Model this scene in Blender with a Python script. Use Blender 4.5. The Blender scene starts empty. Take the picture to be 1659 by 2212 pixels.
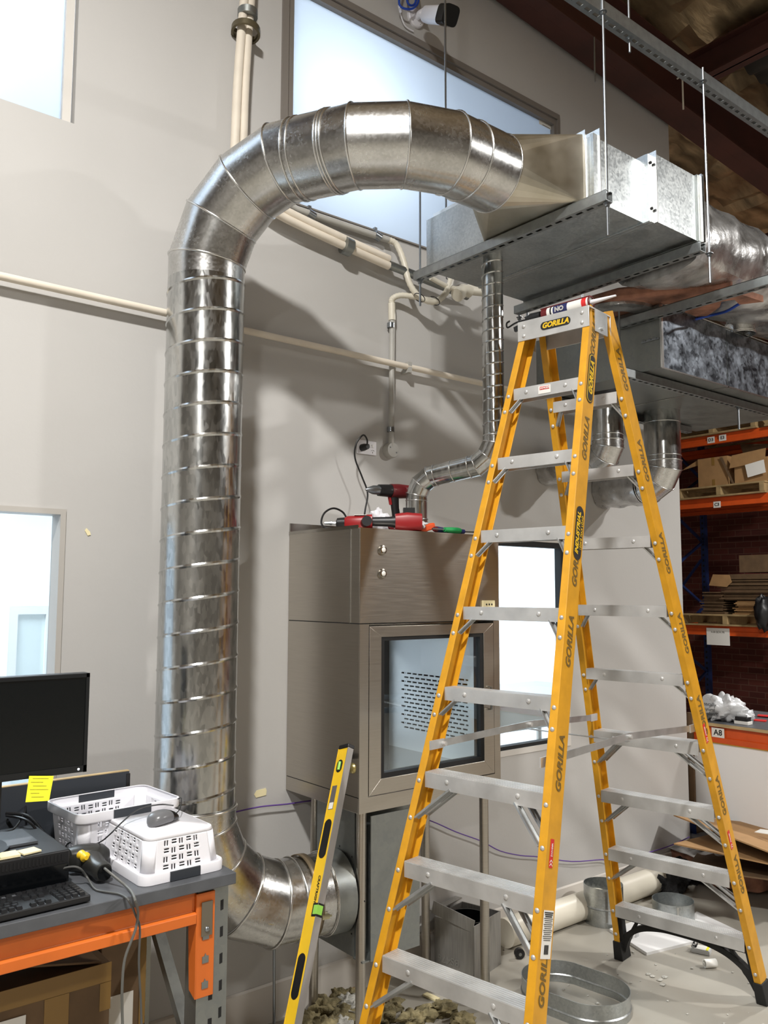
import bpy, math, random
from mathutils import Vector, Matrix
random.seed(7)
V = Vector
# ------------------------------------------------------------------ camera model (metres, floor z=0, partition wall plane y=3.29)
F = 1825.0; CX = 829.5; CY = 1106.0; EYE = 1.82; WY = 3.29
_p = math.atan(175 / F); _h = math.radians(51.4); _r = math.radians(0.17)
FWD = V((math.cos(_h) * math.cos(_p), math.sin(_h) * math.cos(_p), math.sin(_p)))
_rt = V((math.sin(_h), -math.cos(_h), 0)); _up = _rt.cross(FWD)
RT = _rt * math.cos(_r) + _up * math.sin(_r); UP = _up * math.cos(_r) - _rt * math.sin(_r)
CAM = V((0, 0, EYE))
def ray(x, y): return FWD * F + RT * (x - CX) - UP * (y - CY)
def aZ(x, y, z): d = ray(x, y); return CAM + d * ((z - EYE) / d.z)
def aY(x, y, v): d = ray(x, y); return CAM + d * (v / d.y)
def aX(x, y, v): d = ray(x, y); return CAM + d * (v / d.x)

sc = bpy.context.scene
col = sc.collection
# ------------------------------------------------------------------ materials
def lin(c):
    c = c / 255.0
    return c / 12.92 if c <= 0.04045 else ((c + 0.055) / 1.055) ** 2.4
def rgb(r, g, b): return (lin(r), lin(g), lin(b), 1)
MATS = {}
def mat(name, c, rough=0.5, metal=0.0, noise=0.0, nscale=8.0, c2=None, bump=0.0, bscale=40.0, stretch=(1, 1, 1), rvar=0.0, vor=0.0, vscale=60.0, spec=0.5, trans=0.0, alpha=1.0, coat=0.0, emit=0.0, aniso=0.0, detail=4.0):
    if name in MATS: return MATS[name]
    m = bpy.data.materials.new(name); m.use_nodes = True; n = m.node_tree.nodes; l = m.node_tree.links
    b = n['Principled BSDF']; col_ = rgb(*c)
    b.inputs['Base Color'].default_value = col_
    b.inputs['Roughness'].default_value = rough; b.inputs['Metallic'].default_value = metal
    b.inputs['Specular IOR Level'].default_value = spec
    b.inputs['Transmission Weight'].default_value = trans; b.inputs['Alpha'].default_value = alpha
    b.inputs['Coat Weight'].default_value = coat
    b.inputs['Anisotropic'].default_value = aniso
    if emit:
        b.inputs['Emission Color'].default_value = col_; b.inputs['Emission Strength'].default_value = emit
    tc = n.new('ShaderNodeTexCoord'); mp = n.new('ShaderNodeMapping'); mp.inputs['Scale'].default_value = stretch
    l.new(tc.outputs['Object'], mp.inputs['Vector'])
    no = n.new('ShaderNodeTexNoise'); no.inputs['Scale'].default_value = nscale; no.inputs['Detail'].default_value = detail
    l.new(mp.outputs['Vector'], no.inputs['Vector'])
    fac = no.outputs['Fac']
    if vor > 0:
        vo = n.new('ShaderNodeTexVoronoi'); vo.inputs['Scale'].default_value = vscale
        l.new(mp.outputs['Vector'], vo.inputs['Vector'])
        sep = n.new('ShaderNodeSeparateColor'); l.new(vo.outputs['Color'], sep.inputs['Color'])
        mx = n.new('ShaderNodeMix'); mx.data_type = 'FLOAT'; mx.inputs['Factor'].default_value = vor
        l.new(fac, mx.inputs[2]); l.new(sep.outputs['Red'], mx.inputs[3]); fac = mx.outputs[0]
    if noise > 0 or c2:
        cr = n.new('ShaderNodeMix'); cr.data_type = 'RGBA'
        k = c2 if c2 else tuple(max(0, v * (1 - noise)) for v in c)
        cr.inputs[6].default_value = rgb(*k); cr.inputs[7].default_value = col_
        mr = n.new('ShaderNodeMapRange'); mr.inputs['From Min'].default_value = .3; mr.inputs['From Max'].default_value = .7
        l.new(fac, mr.inputs['Value']); l.new(mr.outputs['Result'], cr.inputs[0]); l.new(cr.outputs[2], b.inputs['Base Color'])
    if rvar > 0:
        mr2 = n.new('ShaderNodeMapRange'); mr2.inputs['From Min'].default_value = .25; mr2.inputs['From Max'].default_value = .75
        mr2.inputs['To Min'].default_value = max(0.02, rough - rvar); mr2.inputs['To Max'].default_value = min(1, rough + rvar)
        l.new(fac, mr2.inputs['Value']); l.new(mr2.outputs['Result'], b.inputs['Roughness'])
    if bump > 0:
        nb = n.new('ShaderNodeTexNoise'); nb.inputs['Scale'].default_value = bscale; nb.inputs['Detail'].default_value = detail
        l.new(mp.outputs['Vector'], nb.inputs['Vector'])
        bu = n.new('ShaderNodeBump'); bu.inputs['Strength'].default_value = bump; bu.inputs['Distance'].default_value = .01
        l.new(nb.outputs['Fac'], bu.inputs['Height']); l.new(bu.outputs['Normal'], b.inputs['Normal'])
    MATS[name] = m
    return m
M = {}
M['wall'] = mat('painted_wall', (188, 186, 183), .75, noise=.03, nscale=1.3, bump=.04, bscale=60)
M['white'] = mat('white_paint', (236, 236, 236), .6)
M['room'] = mat('cleanroom_white', (238, 240, 244), .7)
M['floor'] = mat('grey_concrete', (172, 167, 156), .42, noise=.10, nscale=2.2, bump=.05, bscale=12, rvar=.12)
M['galv'] = mat('galvanised_sheet', (196, 200, 200), .36, 1, c2=(176, 181, 183), vor=.35, vscale=110, rvar=.07, bump=.05, bscale=30)
M['galv_dull'] = mat('dull_galvanised', (150, 153, 150), .42, .9, c2=(138, 142, 142), vor=.25, vscale=60, rvar=.06)
M['spiral'] = mat('spiral_duct_steel', (206, 207, 205), .2, 1, c2=(168, 170, 170), vor=.25, vscale=90, rvar=.07, bump=.06, bscale=9, stretch=(1, 1, .35))
M['elbow'] = mat('elbow_steel', (208, 208, 207), .25, 1, c2=(184, 184, 182), vor=.25, vscale=120, rvar=.05, bump=.02, bscale=10)
M['trans'] = mat('transition_steel', (206, 200, 186), .38, 1, c2=(176, 170, 152), nscale=6, rvar=.08, bump=.05, bscale=10)
M['seam'] = mat('seam_steel', (214, 214, 212), .25, 1)
M['strut'] = mat('strut_zinc', (160, 164, 165), .38, .9, noise=.1, nscale=30)
M['rod'] = mat('zinc_rod', (150, 155, 160), .3, .95)
M['stain'] = mat('brushed_stainless', (190, 184, 175), .33, 1, noise=.035, nscale=4, stretch=(2, 2, 50), rvar=.03)
M['stain2'] = mat('polished_stainless', (176, 172, 164), .2, 1, noise=.08, nscale=6)
M['dark'] = mat('dark_gap', (12, 12, 13), .7)
M['black'] = mat('black_plastic', (22, 22, 24), .42)
M['blackg'] = mat('black_gloss', (10, 12, 14), .14)
M['rubber'] = mat('black_rubber', (26, 26, 26), .75)
M['alu'] = mat('ladder_aluminium', (214, 213, 211), .45, .55, noise=.12, nscale=9, rvar=.08)
M['alud'] = mat('brace_aluminium', (196, 198, 198), .36, .75, noise=.15, nscale=12)
M['yel'] = mat('yellow_fibreglass', (222, 160, 32), .45, noise=.10, nscale=14, bump=.03, bscale=90)
M['letter'] = mat('faded_lettering', (112, 88, 34), .6)
M['lyel'] = mat('level_yellow', (240, 196, 40), .38, noise=.05, nscale=14)
M['grey'] = mat('anodised_grey', (150, 146, 142), .5, .3, noise=.08, nscale=10)
M['orange'] = mat('orange_beam_paint', (212, 106, 34), .45, noise=.07, nscale=9, bump=.03, bscale=30)
M['orange2'] = mat('rack_orange', (214, 84, 24), .5, noise=.08)
M['blue'] = mat('rack_blue', (22, 44, 92), .55)
M['bluec'] = mat('blue_cable', (30, 70, 170), .5)
M['lam'] = mat('dark_grey_laminate', (84, 86, 90), .45, noise=.12, nscale=20)
M['lamd'] = mat('charcoal_board', (48, 52, 58), .5)
M['wood'] = mat('pale_timber', (196, 170, 124), .65, noise=.18, nscale=9, stretch=(1, 1, 6))
M['pallet'] = mat('pallet_timber', (176, 150, 106), .75, noise=.25, nscale=7)
M['card'] = mat('brown_cardboard', (168, 130, 86), .8, noise=.08, nscale=10)
M['cardd'] = mat('dark_cardboard', (112, 88, 62), .8, noise=.14, nscale=12)
M['tape'] = mat('yellowed_tape', (140, 108, 54), .45)
M['plast'] = mat('white_plastic', (232, 231, 236), .38, noise=.02)
M['pvc'] = mat('cream_pvc', (222, 216, 200), .38, noise=.03, nscale=5)
M['pvcg'] = mat('grey_conduit', (176, 174, 168), .45, noise=.05, nscale=8)
M['lag'] = mat('cream_lagging', (226, 216, 200), .6, noise=.05, nscale=9)
M['paper'] = mat('white_paper', (228, 226, 220), .7)
M['cream'] = mat('cream_card', (236, 224, 180), .7)
M['note'] = mat('yellow_note', (236, 230, 40), .7)
M['green'] = mat('green_plastic', (30, 150, 80), .5)
M['ink'] = mat('black_ink', (26, 26, 28), .6)
M['inkg'] = mat('grey_ink', (120, 118, 112), .7)
M['red'] = mat('red_tool_plastic', (150, 24, 28), .4)
M['redl'] = mat('red_label', (206, 40, 40), .5)
M['dred'] = mat('dark_red_plastic', (96, 22, 26), .4)
M['blued'] = mat('dark_blue_plastic', (38, 42, 90), .35)
M['purple'] = mat('purple_string', (92, 60, 140), .7)
M['vial'] = mat('green_vial', (150, 210, 90), .15, emit=0)
M['steelred'] = mat('oxide_red_steel', (76, 39, 31), .6, noise=.2, nscale=4)
M['foil'] = mat('crumpled_foil', (226, 226, 226), .3, .8, c2=(150, 148, 146), nscale=9, bump=.9, bscale=11, rvar=.12)
M['pink'] = mat('pink_insulation', (168, 118, 96), .9, noise=.35, nscale=14, bump=.6, bscale=30)
M['wool'] = mat('rock_wool', (150, 138, 102), .95, c2=(96, 88, 62), nscale=26, bump=1, bscale=50)
M['woolw'] = mat('pale_fluff', (206, 204, 196), .95, c2=(160, 158, 150), nscale=22, bump=1, bscale=50)
M['fur'] = mat('charcoal_fluff', (44, 44, 46), 1, c2=(22, 22, 24), nscale=30, bump=1, bscale=90)
M['silver'] = mat('silver_faced_board', (176, 174, 170), .38, .7, noise=.12, nscale=30, stretch=(4, 4, .3))
M['bag'] = mat('translucent_bag', (226, 228, 230), .3, trans=.25, noise=.05)
M['glass2'] = mat('vial_glass', (230, 240, 230), .1, trans=.7)
M['brownfab'] = mat('brown_band', (122, 96, 66), .7)
M['ystain'] = mat('yellow_marker_steel', (196, 170, 50), .35, .7, noise=.2, nscale=10)

def glass_mat(name, tint=(235, 242, 245), refl=.08):
    m = bpy.data.materials.new(name); m.use_nodes = True; n = m.node_tree.nodes; l = m.node_tree.links
    n.remove(n['Principled BSDF']); out = n['Material Output']
    tr = n.new('ShaderNodeBsdfTransparent'); tr.inputs['Color'].default_value = rgb(*tint)
    gl = n.new('ShaderNodeBsdfGlossy'); gl.inputs['Roughness'].default_value = .03
    mx = n.new('ShaderNodeMixShader'); mx.inputs[0].default_value = refl; l.new(tr.outputs[0], mx.inputs[1]); l.new(gl.outputs[0], mx.inputs[2])
    l.new(mx.outputs[0], out.inputs['Surface']); return m
M['glass'] = glass_mat('clear_glass')
def frosted(name):
    m = bpy.data.materials.new(name); m.use_nodes = True; n = m.node_tree.nodes; l = m.node_tree.links
    n.remove(n['Principled BSDF']); out = n['Material Output']
    tr = n.new('ShaderNodeBsdfTranslucent'); tr.inputs['Color'].default_value = rgb(226, 234, 242)
    df = n.new('ShaderNodeBsdfPrincipled'); df.inputs['Base Color'].default_value = rgb(190, 198, 205); df.inputs['Roughness'].default_value = .25
    mx = n.new('ShaderNodeMixShader'); mx.inputs[0].default_value = .12
    l.new(tr.outputs[0], mx.inputs[1]); l.new(df.outputs[0], mx.inputs[2]); l.new(mx.outputs[0], out.inputs['Surface']); return m
M['frost'] = frosted('frosted_glass')
def brick():
    m = bpy.data.materials.new('red_brick'); m.use_nodes = True; n = m.node_tree.nodes; l = m.node_tree.links; b = n['Principled BSDF']
    tc = n.new('ShaderNodeTexCoord'); mp = n.new('ShaderNodeMapping'); mp.inputs['Rotation'].default_value = (0, 0, 0)
    sp = n.new('ShaderNodeSeparateXYZ'); cb = n.new('ShaderNodeCombineXYZ')
    l.new(tc.outputs['Object'], sp.inputs[0]); l.new(sp.outputs['Y'], cb.inputs['X']); l.new(sp.outputs['Z'], cb.inputs['Y'])
    br = n.new('ShaderNodeTexBrick'); br.inputs['Scale'].default_value = 1; br.inputs['Brick Width'].default_value = .24; br.inputs['Row Height'].default_value = .086
    br.inputs['Mortar Size'].default_value = .006; br.inputs['Color1'].default_value = rgb(104, 50, 40); br.inputs['Color2'].default_value = rgb(84, 40, 34); br.inputs['Mortar'].default_value = rgb(112, 78, 66)
    l.new(cb.outputs[0], br.inputs['Vector']); l.new(br.outputs['Color'], b.inputs['Base Color']); b.inputs['Roughness'].default_value = .85
    bu = n.new('ShaderNodeBump'); bu.inputs['Strength'].default_value = .4; l.new(br.outputs['Fac'], bu.inputs['Height']); bu.invert = True; l.new(bu.outputs[0], b.inputs['Normal'])
    return m
M['brick'] = brick()
M['ceil'] = mat('sarking_foil', (206, 180, 142), .4, .6, c2=(120, 104, 82), nscale=2.5, bump=1, bscale=4, rvar=.1, stretch=(1, 3, 1))
M['corr'] = mat('corrugated_roof', (122, 118, 112), .5, .5, noise=.2, nscale=3)

# ------------------------------------------------------------------ mesh building
class MB:
    def __init__(s): s.v = []; s.f = []; s.m = []; s.cur = 0; s.mats = []
    def use(s, m):
        if m not in s.mats: s.mats.append(m)
        s.cur = s.mats.index(m); return s
    def face(s, ids): s.f.append(tuple(ids)); s.m.append(s.cur)
    def pts(s, ps):
        b = len(s.v); s.v.extend(V(p) for p in ps); return b
    def obox(s, c, ax, ay, az):
        c, ax, ay, az = V(c), V(ax), V(ay), V(az)
        b = s.pts([c + ax * i + ay * j + az * k for k in (-1, 1) for j in (-1, 1) for i in (-1, 1)])
        for q in ((0, 2, 3, 1), (4, 5, 7, 6), (0, 1, 5, 4), (2, 6, 7, 3), (0, 4, 6, 2), (1, 3, 7, 5)): s.face([b + i for i in q])
        return s
    def box(s, x0, x1, y0, y1, z0, z1):
        return s.obox(((x0 + x1) / 2, (y0 + y1) / 2, (z0 + z1) / 2), (abs(x1 - x0) / 2, 0, 0), (0, abs(y1 - y0) / 2, 0), (0, 0, abs(z1 - z0) / 2))
    def bar(s, p, q, w, h, up=(0, 0, 1)):
        p, q = V(p), V(q); d = (q - p).normalized(); sd = d.cross(V(up)).normalized(); u = sd.cross(d)
        return s.obox((p + q) / 2, (q - p) / 2, sd * w / 2, u * h / 2)
    def prism(s, poly, o, u, v, w):
        o, u, v, w = V(o), V(u), V(v), V(w); n = len(poly)
        b = s.pts([o + u * a + v * c for a, c in poly] + [o + u * a + v * c + w for a, c in poly])
        flip = (u.cross(v)).dot(w) > 0
        A = sum(poly[i][0] * poly[(i + 1) % n][1] - poly[(i + 1) % n][0] * poly[i][1] for i in range(n))
        if A < 0: flip = not flip
        lo = [b + i for i in range(n)]; hi = [b + n + i for i in range(n)]
        s.face(lo[::-1] if flip else lo); s.face(hi if flip else hi[::-1])
        for i in range(n):
            j = (i + 1) % n
            s.face((lo[i], lo[j], hi[j], hi[i]) if flip else (lo[j], lo[i], hi[i], hi[j]))
        return s
    def rings(s, rs, closed=True, cap=True):
        n = len(rs[0]); bs = [s.pts(r) for r in rs]
        for a, b in zip(bs, bs[1:]):
            for i in range(n if closed else n - 1):
                j = (i + 1) % n; s.face((a + i, a + j, b + j, b + i))
        if cap and closed:
            s.face([bs[0] + i for i in range(n)][::-1]); s.face([bs[-1] + i for i in range(n)])
        return s
    def tube(s, pts, r, seg=10, cap=True, smooth=0):
        pts = [V(p) for p in pts]
        if smooth: pts = spline(pts, smooth)
        d0 = (pts[1] - pts[0]).normalized(); a = V((0, 0, 1)) if abs(d0.z) < .9 else V((1, 0, 0))
        u = d0.cross(a).normalized(); rs = []
        for i, p in enumerate(pts):
            d = ((pts[min(i + 1, len(pts) - 1)]) - pts[max(i - 1, 0)]).normalized()
            u = (u - d * u.dot(d)).normalized(); w = d.cross(u); rr = r[i] if isinstance(r, (list, tuple)) and len(r) == len(pts) else (r if not isinstance(r, (list, tuple)) else r[0])
            rs.append([p + (u * math.cos(t) + w * math.sin(t)) * rr for t in (2 * math.pi * k / seg for k in range(seg))])
        return s.rings(rs, cap=cap)
    def cyl(s, p, q, r, seg=16, r2=None, cap=True):
        return s.tube([p, q], [r, r if r2 is None else r2], seg, cap)
    def lathe(s, prof, o, ax=(0, 0, 1), seg=24, cap=False):
        o, ax = V(o), V(ax).normalized(); a = V((1, 0, 0)) if abs(ax.x) < .9 else V((0, 1, 0)); u = ax.cross(a).normalized(); w = ax.cross(u)
        return s.rings([[o + ax * h + (u * math.cos(t) + w * math.sin(t)) * max(r, 1e-4) for t in (2 * math.pi * k / seg for k in range(seg))] for r, h in prof], cap=cap)
    def dome(s, c, n, r, h=None, seg=8):
        h = h or r * .5
        return s.lathe([(r, 0), (r * .85, h * .55), (r * .5, h * .9), (0.0001, h)], c, n, seg)
    def loft(s, secs, n=16, e=2.0, cap=True):
        # secs: (centre, u, v, ru, rv) superellipse sections
        rs = []
        for c, u, v, ru, rv in secs:
            c, u, v = V(c), V(u), V(v); ring = []
            for k in range(n):
                t = 2 * math.pi * k / n; a, b = math.cos(t), math.sin(t)
                ring.append(c + u * (ru * math.copysign(abs(a) ** (2 / e), a)) + v * (rv * math.copysign(abs(b) ** (2 / e), b)))
            rs.append(ring)
        return s.rings(rs, cap=cap)
    def blob(s, c, r, n=14, amp=.25, seed=0, sq=(1, 1, 1), seg=18):
        rnd = random.Random(seed); ph = [(rnd.uniform(1.5, 6), rnd.uniform(1.5, 6), rnd.uniform(0, 6), rnd.uniform(0, 6)) for _ in range(6)]
        rs = []
        for i in range(n + 1):
            th = math.pi * i / n; ring = []
            for k in range(seg):
                p = 2 * math.pi * k / seg; d = V((math.sin(th) * math.cos(p), math.sin(th) * math.sin(p), math.cos(th)))
                f = 1 + amp * sum(math.sin(a * d.x * 2 + c_) * math.sin(b_ * d.y * 2 + d_ + a * d.z) for a, b_, c_, d_ in ph) / 2.2 + rnd.uniform(-1, 1) * amp * .22
                ring.append(V(c) + V((d.x * r * sq[0], d.y * r * sq[1], d.z * r * sq[2])) * f)
            if i in (0, n): ring = [sum(ring, V()) / seg] * seg
            rs.append(ring)
        return s.rings(rs, cap=False)
    def build(s, name, m=None, parent=None, local=False, sm=35, bevel=0, solid=0, sub=0):
        if m is not None and not s.mats: s.mats = [m]
        off = V((0, 0, 0))
        if parent is not None and not local:
            r = parent
            while r.parent is not None: r = r.parent
            off = r.location.copy()
        me = bpy.data.meshes.new(name); me.from_pydata([tuple(p - off) for p in s.v], [], s.f)
        for mm in s.mats: me.materials.append(mm)
        if len(s.mats) > 1:
            for i, p in enumerate(me.polygons): p.material_index = s.m[i]
        me.update(); me.validate()
        if sm:
            for p in me.polygons: p.use_smooth = True
            me.set_sharp_from_angle(angle=math.radians(sm))
        o = bpy.data.objects.new(name, me); col.objects.link(o)
        if parent is not None: o.parent = parent
        if solid:
            md = o.modifiers.new('solid', 'SOLIDIFY'); md.thickness = solid; md.offset = 0
        if bevel:
            md = o.modifiers.new('bevel', 'BEVEL'); md.width = bevel; md.segments = 2; md.limit_method = 'ANGLE'; md.harden_normals = False
        if sub:
            md = o.modifiers.new('sub', 'SUBSURF'); md.levels = sub; md.render_levels = sub
        return o
def spline(P, n):
    out = []
    for i in range(len(P) - 1):
        p0 = P[max(i - 1, 0)]; p1 = P[i]; p2 = P[i + 1]; p3 = P[min(i + 2, len(P) - 1)]
        for k in range(n):
            t = k / n; out.append(.5 * ((2 * p1) + (p2 - p0) * t + (2 * p0 - 5 * p1 + 4 * p2 - p3) * t * t + (3 * p1 - p0 - 3 * p2 + p3) * t ** 3))
    out.append(P[-1]); return out
def tag(o, label, cat, group=None, kind=None):
    if label: o['label'] = label
    if cat: o['category'] = cat
    if group: o['group'] = group
    if kind: o['kind'] = kind
    return o
def thing(name, label, cat, loc=(0, 0, 0), group=None, kind=None):
    o = bpy.data.objects.new(name, None); col.objects.link(o); o.location = loc; o.empty_display_size = .05
    return tag(o, label, cat, group, kind)
def struct(o): o['kind'] = 'structure'; return o
def B(name, m, *a, parent=None, bevel=0, sm=35): return MB().box(*a).build(name, m, parent, bevel=bevel, sm=sm)
def rot_frame(yaw): c, s = math.cos(yaw), math.sin(yaw); return V((c, s, 0)), V((-s, c, 0))
def text(name, s, size, o, xd, yd, m, parent, bold=.0, shear=0, depth=.0004, align='CENTER'):
    cu = bpy.data.curves.new(name, 'FONT'); cu.body = s; cu.size = size; cu.align_x = align; cu.align_y = 'CENTER'
    cu.offset = bold; cu.shear = shear; cu.extrude = depth; cu.resolution_u = 3
    ob = bpy.data.objects.new('tmp', cu); col.objects.link(ob)
    dg = bpy.context.evaluated_depsgraph_get(); me = bpy.data.meshes.new_from_object(ob.evaluated_get(dg))
    bpy.data.objects.remove(ob)
    xd, yd = V(xd).normalized(), V(yd).normalized(); zd = xd.cross(yd)
    off = V((0, 0, 0)); r = parent
    if parent is not None:
        while r.parent is not None: r = r.parent
        off = r.location
    for v in me.vertices: v.co = V(o) + xd * v.co.x + yd * v.co.y + zd * (v.co.z + depth) - off
    me.materials.clear(); me.materials.append(m); me.name = name
    t = bpy.data.objects.new(name, me); col.objects.link(t)
    if parent is not None: t.parent = parent
    return t
# ------------------------------------------------------------------ setting
WT = .10
def wall_with_holes(name, x0, x1, z0, z1, holes, y0, y1, m):
    xs = sorted({x0, x1} | {h[0] for h in holes} | {h[1] for h in holes}); zs = sorted({z0, z1} | {h[2] for h in holes} | {h[3] for h in holes})
    b = MB()
    inside = lambda x, z: any(h[0] < x < h[1] and h[2] < z < h[3] for h in holes)
    def q(ps): i = b.pts(ps); b.face((i, i + 1, i + 2, i + 3))
    for a, c in zip(xs, xs[1:]):
        for d, e in zip(zs, zs[1:]):
            if inside((a + c) / 2, (d + e) / 2): continue
            q([(a, y0, d), (c, y0, d), (c, y0, e), (a, y0, e)]); q([(c, y1, d), (a, y1, d), (a, y1, e), (c, y1, e)])
    for h in holes:
        a, c, d, e = h
        q([(a, y0, d), (a, y0, e), (a, y1, e), (a, y1, d)]); q([(c, y0, d), (c, y1, d), (c, y1, e), (c, y0, e)])
        q([(a, y0, d), (a, y1, d), (c, y1, d), (c, y0, d)]); q([(a, y0, e), (c, y0, e), (c, y1, e), (a, y1, e)])
    q([(x1, y0, z0), (x1, y1, z0), (x1, y1, z1), (x1, y0, z1)]); q([(x0, y1, z1), (x1, y1, z1), (x1, y0, z1), (x0, y0, z1)][::-1])
    return struct(b.build(name, m, sm=0))
W1 = (-.6, 1.035, 3.685, 5.3); W2 = (1.99, 4.03, 3.66, 4.83); W3 = (3.12, 4.04, .93, 2.15); W4 = (-.45, 1.06, .95, 2.135); CABH = (2.09, 2.865, .98, 2.05)
wall_with_holes('wall_back', -6, 5.265, 0, 5.45, [W1, W2, W3, W4, CABH], WY, WY + WT, M['wall'])
struct(B('wall_end', M['wall'], 5.165, 5.265, WY + WT, 7.0, 0, 5.5, sm=0))
struct(B('floor', M['floor'], -6, 12, -8, 8, -.1, 0, sm=0))
struct(B('wall_left', mat('grey_side_wall', (150, 146, 140), .8), -6.1, -6, -8, 7, 0, 6.6, sm=0))
struct(B('wall_front', mat('grey_rear_wall', (140, 134, 126), .8), -6, 12, -8.1, -8, 0, 6.6, sm=0))
struct(B('wall_right', M['brick'], 11.8, 12, -8, 9, 0, 7, sm=0))
struct(B('wall_far', M['brick'], 5.2, 12, 9, 9.1, 0, 7, sm=0))
# roof: sarking sheet with sags between purlins
b = MB(); nx, ny = 150, 110; rnd = random.Random(3)
def roofz(x): return 6.15 - .055 * x
ids = []
for j in range(ny + 1):
    for i in range(nx + 1):
        x = -6 + 18 * i / nx; y = -8 + 17.1 * j / ny
        ids.append((x, y, roofz(x) - .05 * abs(math.sin(x * math.pi / 1.5)) + rnd.uniform(-.045, .045)))
k0 = b.pts(ids)
for j in range(ny):
    for i in range(nx):
        a = k0 + j * (nx + 1) + i; b.face((a, a + nx + 1, a + nx + 2, a + 1))
struct(b.build('ceiling', M['ceil'], sm=25))
# clean rooms behind the partition
def room(name, x0, x1, y0, y1, z0, z1, m):
    b = MB()
    for ps in ([(x0, y1, z0), (x1, y1, z0), (x1, y1, z1), (x0, y1, z1)], [(x0, y0, z0), (x0, y1, z0), (x0, y1, z1), (x0, y0, z1)],
               [(x1, y0, z0), (x1, y0, z1), (x1, y1, z1), (x1, y1, z0)], [(x0, y0, z0), (x1, y0, z0), (x1, y1, z0), (x0, y1, z0)], [(x0, y0, z1), (x0, y1, z1), (x1, y1, z1), (x1, y0, z1)]):
        i = b.pts(ps); b.face((i, i + 1, i + 2, i + 3))
    return struct(b.build(name, m, sm=0))
room('wall_lower_room', -2.2, 5.16, WY + WT + .002, 6.3, .02, 2.85, M['room'])
room('wall_upper_room', -2.2, 5.16, WY + WT + .002, 6.3, 3.2, 5.4, M['room'])
def mitre(b, o, i, y0, y1):
    (a0, a1, c0, c1), (e0, e1, f0, f1) = o, i
    O_ = [(a0, c0), (a1, c0), (a1, c1), (a0, c1)]; I_ = [(e0, f0), (e1, f0), (e1, f1), (e0, f1)]
    for k in range(4):
        j = (k + 1) % 4; b.prism([O_[k], O_[j], I_[j], I_[k]], (0, y0, 0), (1, 0, 0), (0, 0, 1), (0, y1 - y0, 0))
# windows
fr = mat('dark_bronze_frame', (128, 122, 116), .5, .1); frl = mat('pale_frame', (206, 202, 196), .5); gk = M['dark']
w = thing('window_1', None, None, kind='structure')
MB().box(W1[0], W1[1] - .045, WY + .03, WY + .036, W1[2], W1[3]).build('pane', M['frost'], w, sm=0)
MB().box(W1[1] - .045, W1[1] - .012, WY + .012, WY + .06, W1[2], W1[3]).build('window_frame', frl, w)
w = thing('window_2', None, None, kind='structure')
MB().box(W2[0] + .07, W2[1] - .045, WY + .03, WY + .036, W2[2] + .012, W2[3] - .07).build('pane', M['frost'], w, sm=0)
b = MB()
for y0, i0 in ((-.012, 0), (.0, .035)):
    mitre(b, (W2[0] + i0, W2[1] - i0 * .65, W2[2] + i0 * .2 - (.001 if i0 == 0 else 0), W2[3] - i0), (W2[0] + i0 + .0348, W2[1] - .0225 - i0 * .6, W2[2] + i0 * .2 + .0068, W2[3] - .0348 - i0), WY + y0, WY + .052)
b.build('window_frame', fr, w)
w = thing('window_3', None, None, kind='structure')
MB().box(W3[0], W3[1], WY + .04, WY + .046, W3[2], W3[3]).build('pane', M['glass'], w, sm=0)
b = MB()
mitre(b, (W3[0] + .03, W3[1] - .03, W3[2] + .03, W3[3] - .03), (W3[0] + .05, W3[1] - .056, W3[2] + .05, W3[3] - .062), WY + .004, WY + .05)
b.build('gasket', gk, w)
b = MB()
mitre(b, (W3[0] - .001, W3[1] + .001, W3[2] - .001, W3[3] + .001), (W3[0] + .0302, W3[1] - .0302, W3[2] + .0302, W3[3] - .0302), WY - .004, WY + .052)
b.build('window_frame', frl, w)
w = thing('window_4', None, None, kind='structure')
MB().box(W4[0], W4[1], WY + .08, WY + .086, W4[2], W4[3]).build('pane', M['glass'], w, sm=0)
b = MB()
mitre(b, (W4[0] - .001, W4[1] + .001, W4[2] - .001, W4[3] + .001), (W4[0] + .02, W4[1] - .02, W4[2] + .02, W4[3] - .02), WY - .008, WY + .092)
b.build('window_frame', mat('grey_frame', (178, 174, 168), .5), w)
# coved skirting
b = MB(); b.prism([(0, 0), (-.03, 0), (-.026, .03), (-.012, .14), (0, .146)], (-6, WY - .001, 0), (0, 1, 0), (0, 0, 1), (11.26, 0, 0))
struct(b.build('baseboard_back', mat('skirting_grey', (196, 190, 182), .6), sm=0))
# inner door frame and steel bench seen through the lower windows
d = thing('door_1', None, None, kind='structure')
b = MB(); p = aY(28, 1320, 5.2); q = aY(100, 1330, 5.2)
mitre(b, (p.x - .02, q.x + .05, .04, p.z + .03), (p.x + .03, q.x, .1, p.z - .02), 5.2, 5.26); b.build('door_frame', M['white'], d)
MB().box(p.x + .03, q.x, 5.22, 5.23, .1, p.z - .02).build('door_pane', mat('pale_blue_panel', (226, 236, 236), .3), d)
t = thing('steel_bench', 'stainless steel bench behind the window beside the cabinet', 'bench', (4.0, 3.95, .02))
B('bench_top', M['stain2'], 3.3, 4.9, 3.6, 4.3, 1.13, 1.17, parent=t, bevel=.004)
B('apron', M['stain2'], 3.3, 4.9, 3.62, 3.64, .98, 1.13, parent=t)
for x in (3.35, 4.85):
    for y in (3.66, 4.24): MB().cyl((x, y, .02), (x, y, 1.13), .02).build('leg', M['stain2'], t)
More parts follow.
